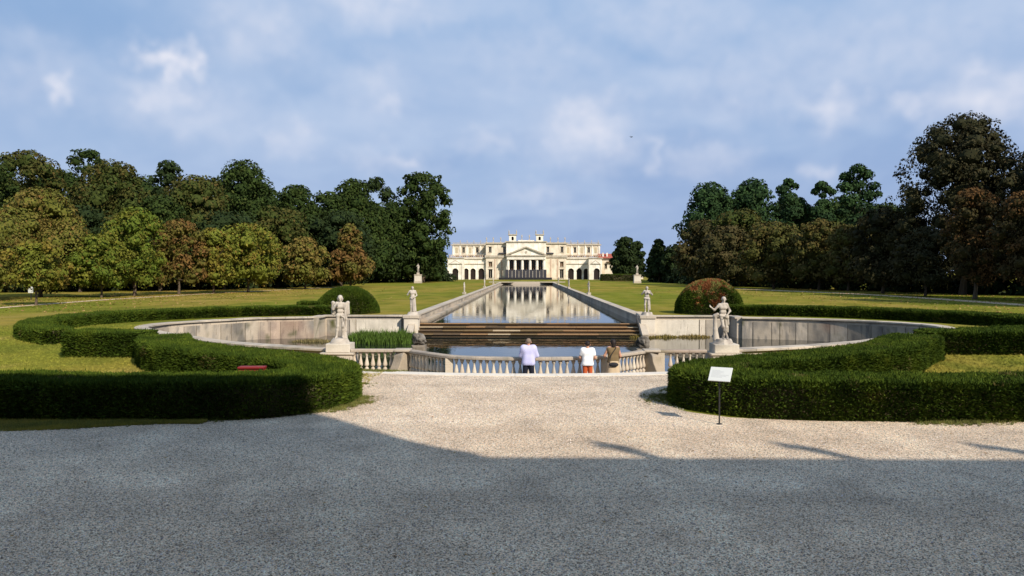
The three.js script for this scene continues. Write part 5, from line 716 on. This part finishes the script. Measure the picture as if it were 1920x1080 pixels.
// ------------------------------------------------------------ the stable building behind the viewpoint, whose shadow lies over the court
{
  const t = thing('stable_building', 'tall pale building whose shadow covers the gravel court', 'building', [0, 0, 3]);
  part('wing', box(-48, -12.6, 0, 15.4, 0, 14), M.plaster, t); part('wing', box(12.6, 48, 0, 15.4, 0, 14), M.plaster, t);
  const c = new THREE.Shape(); c.moveTo(-12.6, 0); c.lineTo(12.6, 0); c.lineTo(12.6, 16.6); c.quadraticCurveTo(11.9, 16.9, 11.8, 19.2); c.lineTo(11.4, 21.3); c.lineTo(-11.4, 21.3); c.lineTo(-11.8, 19.2); c.quadraticCurveTo(-11.9, 16.9, -12.6, 16.6); c.closePath(); part('centre', uvBox(new THREE.ExtrudeGeometry(c, { depth: 14, bevelEnabled: false })), M.plaster, t);
  for (const s of [-1, 1]) { part('cornice', box(s < 0 ? -48.3 : 12.6, s < 0 ? -12.6 : 48.3, 15.4, 16.15, -0.05, 14), M.trim, t); for (let i = 0; i < 7; i++) { const w = part('window', box(s * (16 + i * 4.6) - 0.8, s * (16 + i * 4.6) + 0.8, 4, 8, -0.06, 0.02), M.glass, t); part('sill', box(s * (16 + i * 4.6) - 1, s * (16 + i * 4.6) + 1, 3.8, 4, -0.25, 0), M.trim, w); } }
  for (const x of [16.1, 19.8, 23.7, 27.6, 31.5]) smallStatue(x, 16.14, -3.4, 1.75, 'statue on the roof of the tall building that shades the court', 'roof statues of the shading building', 0, false);
}

// ------------------------------------------------------------ reeds, grass, pebbles
{ // reeds and water plants
  const clump = (name, label, pts, n, h, c, cat) => { const pos = [], cl = []; for (let i = 0; i < n; i++) { const [x0, d0, rx, rd] = pts[Math.floor(rnd() * pts.length)], a = rnd() * 6.28, r = Math.sqrt(rnd()), x = x0 + Math.cos(a) * r * rx, z = -(d0 + Math.sin(a) * r * rd), hh = h * rr(0.45, 1.1) * (1 - 0.4 * r), w = rr(0.012, 0.03), lx = rr(-0.35, 0.35) * hh, lz = rr(-0.35, 0.35) * hh, b = rr(0.6, 1.4), t = rnd() * 6.28, wx = Math.cos(t) * w, wz = Math.sin(t) * w, y = BASIN_Y - 0.1; pos.push(x - wx, y, z - wz, x + wx, y, z + wz, x + lx * 0.4 + wx, y + hh * 0.6, z + lz * 0.4 + wz, x - wx, y, z - wz, x + lx * 0.4 + wx, y + hh * 0.6, z + lz * 0.4 + wz, x + lx * 0.4 - wx, y + hh * 0.6, z + lz * 0.4 - wz, x + lx * 0.4 - wx, y + hh * 0.6, z + lz * 0.4 - wz, x + lx * 0.4 + wx, y + hh * 0.6, z + lz * 0.4 + wz, x + lx, y + hh, z + lz); for (let k = 0; k < 9; k++) cl.push(c[0] * b, c[1] * b, c[2] * b * rr(0.8, 1.2)); } const g = new THREE.BufferGeometry(); g.setAttribute('position', new THREE.Float32BufferAttribute(pos, 3)); g.setAttribute('color', new THREE.Float32BufferAttribute(cl, 3)); g.computeVertexNormals(); const m = lit(new THREE.Mesh(g, M.leaf)); m.name = numbered(name); scene.add(m); tag(m, label, cat); };
  srand(131); clump('reed_clump', 'bushy green reeds growing in the basin before the robed statue', [[-10.4, 50.6, 1.3, 0.9], [-9.2, 50.2, 1.5, 1.1], [-8.1, 50.6, 1.1, 0.9]], 5600, 1.12, [0.07, 0.12, 0.02], 'reeds');
  clump('water_plant', 'low yellowish plants at the wall foot below the shadowed statue', [[8.0, 54.6, 0.9, 0.3], [9.6, 55, 0.9, 0.3]], 900, 0.4, [0.19, 0.15, 0.04], 'plant'); clump('water_plant', 'low yellowish plants at the wall foot beside the leaning statue', [[11.6, 55.2, 1.2, 0.4]], 700, 0.4, [0.2, 0.15, 0.05], 'plant'); clump('water_plant', 'brownish low plants at the wall foot behind the winged statue', [[-11.5, 50.5, 1.8, 0.7], [-14, 51.2, 1.4, 0.5]], 1400, 0.38, [0.17, 0.14, 0.06], 'plant');
}
const blade = (() => { const pos = []; for (let i = 0; i < 5; i++) { const a = i * 1.3, w = 0.012, lx = Math.cos(a) * 0.05, lz = Math.sin(a) * 0.05, h = 0.07 + (i % 3) * 0.025; pos.push(-w + lx * 0.4, 0, lz * 0.4, w + lx * 0.4, 0, lz * 0.4, lx * 1.6, h, lz * 1.6); } const g = new THREE.BufferGeometry(); g.setAttribute('position', new THREE.Float32BufferAttribute(pos, 3)); g.computeVertexNormals(); return g; })();
const bladeMat = std({ color: col(1, 1, 1), roughness: 0.85 });
function grass(label, n, pick, scale) { const m = new THREE.InstancedMesh(blade, bladeMat, n), o = new THREE.Object3D(), c = new THREE.Color(); for (let i = 0; i < n; i++) { const [x, d, k, cl] = pick(); o.position.set(x, gy(x, d) + 0.008, -d); o.rotation.set(rr(-0.2, 0.2), rnd() * 6.28, rr(-0.2, 0.2)); o.scale.setScalar(scale * k); o.updateMatrix(); m.setMatrixAt(i, o.matrix); m.setColorAt(i, c.setRGB(...cl)); } m.name = numbered('grass'); lit(m); scene.add(m); tag(m, label, 'grass', null, 'stuff'); }
srand(200);
{
  const fringe = (e, side) => { const p = e; return () => { for (; ;) { const i = Math.floor(rnd() * (p.length - 1)), [x, d] = p[i], w = fb3(x * 0.8, d * 0.8, 7, 3), o = rr(-1, 1) * rr(0, 1); const xx = x + o * 0.55 + rr(-0.3, 0.3), dd = d + o * 0.55 * (Math.abs(x) > 6.4 ? 1 : 0.3) + rr(-0.15, 0.15); if (w + rr(-0.08, 0.08) < side - (o < 0 ? 0.12 : 0) * -1 * 0) continue; return [xx, dd, rr(0.5, 1.1), mix3([0.09, 0.12, 0.02], [0.18, 0.16, 0.045], rnd())]; } }; };
  const L = gravelEdge.filter(([x, d]) => x < -3.9 && x > -14), R = gravelEdge.filter(([x, d]) => x > 3 && x < 16 && d < 24);
  grass('straggling grass along the ragged gravel edge under the hairpin hedge', 9000, fringe(L, 0.5), 0.8); grass('thin grass tufts along the gravel edge by the information panel', 1600, fringe(R, 0.62), 0.8);
  grass('short shaded turf strip between the gravel and the dark hedge', 16000, () => { const x = rr(-16, -7.5); return [x, 18.25 - Math.pow(rnd(), 1.4) * mix(0.3, 1.2, sm(-8, -11.5, x)), rr(0.5, 1), lawnColour(x, rr(17, 30))]; }, 0.75);
  grass('short turf of the lawn round the parterre hedges', 60000, () => { for (; ;) { const s = rnd() < 0.5 ? -1 : 1, x = s * rr(5, 30), d = 20 + Math.pow(rnd(), 1.3) * 26; if (inPoly(x, d, hole)) continue; const q = lawnColour(x, d), b = rr(0.75, 1.25); return [x, d, rr(0.6, 1.2), [q[0] * b, q[1] * b * 1.05, q[2] * b]]; } }, 0.7);
  // loose stones on the court
  const sg = new THREE.IcosahedronGeometry(1, 0), m = new THREE.InstancedMesh(sg, std({ roughness: 0.9 }), 70000), o = new THREE.Object3D(), c = new THREE.Color();
  for (let i = 0; i < 70000; i++) { const d = 8.6 + Math.pow(rnd(), 1.5) * 18, x = rr(-1, 1) * Math.min(d * 0.72, d < 18 ? 14 : 4), s = 0.004 + Math.pow(rnd(), 3) * 0.011; o.position.set(x, 0.012 + s * 0.25, -d); o.rotation.set(rnd() * 6, rnd() * 6, rnd() * 6); o.scale.set(s * rr(0.8, 1.6), s * rr(0.4, 0.8), s * rr(0.8, 1.3)); o.updateMatrix(); m.setMatrixAt(i, o.matrix); const b = rr(0.25, 0.75); m.setColorAt(i, c.setRGB(b, b * rr(0.86, 0.94), b * rr(0.72, 0.88))); }
  m.name = 'loose_stones'; lit(m); scene.add(m); tag(m, 'loose crushed stones strewn over the gravel court', 'gravel', null, 'stuff');
}

{ // fallen leaves on the lawn edges and a few on the court
  const lg = new THREE.BufferGeometry(); lg.setAttribute('position', new THREE.Float32BufferAttribute([-0.5, 0, 0, 0, 0.12, -0.32, 0.5, 0.05, 0, -0.5, 0, 0, 0.5, 0.05, 0, 0, 0.1, 0.32], 3)); lg.computeVertexNormals();
  const N = 9000, m = new THREE.InstancedMesh(lg, std({ roughness: 0.8 }), N), o = new THREE.Object3D(), c = new THREE.Color(); srand(311);
  for (let i = 0; i < N; i++) {
    let x, d, s = 0.16; if (i < 260) { d = rr(9, 27); x = rr(-1, 1) * (d < 17.5 ? 12 : 4); s = 0.06; } else { for (; ;) { const left = i % 2; d = rr(30, 150); x = left ? -rr(14, 62) : rr(16, 62); if (!inPoly(x, d, hole) && rnd() < sm(22, 50, Math.abs(x)) * 0.9 + 0.08) break; } s = d > 60 ? 0.26 : 0.12; }
    o.position.set(x, gy(x, d) + 0.015, -d); o.rotation.set(rr(-0.3, 0.3), rnd() * 6.28, rr(-0.3, 0.3)); o.scale.setScalar(s * rr(0.6, 1.2)); o.updateMatrix(); m.setMatrixAt(i, o.matrix); c.setRGB(...mix3([0.22, 0.1, 0.035], [0.4, 0.27, 0.09], rnd())); m.setColorAt(i, c);
  }
  m.name = 'fallen_leaves'; lit(m); scene.add(m); tag(m, 'fallen autumn leaves scattered over lawn and gravel', 'leaves', null, 'stuff');
}

renderer.render(scene, camera);
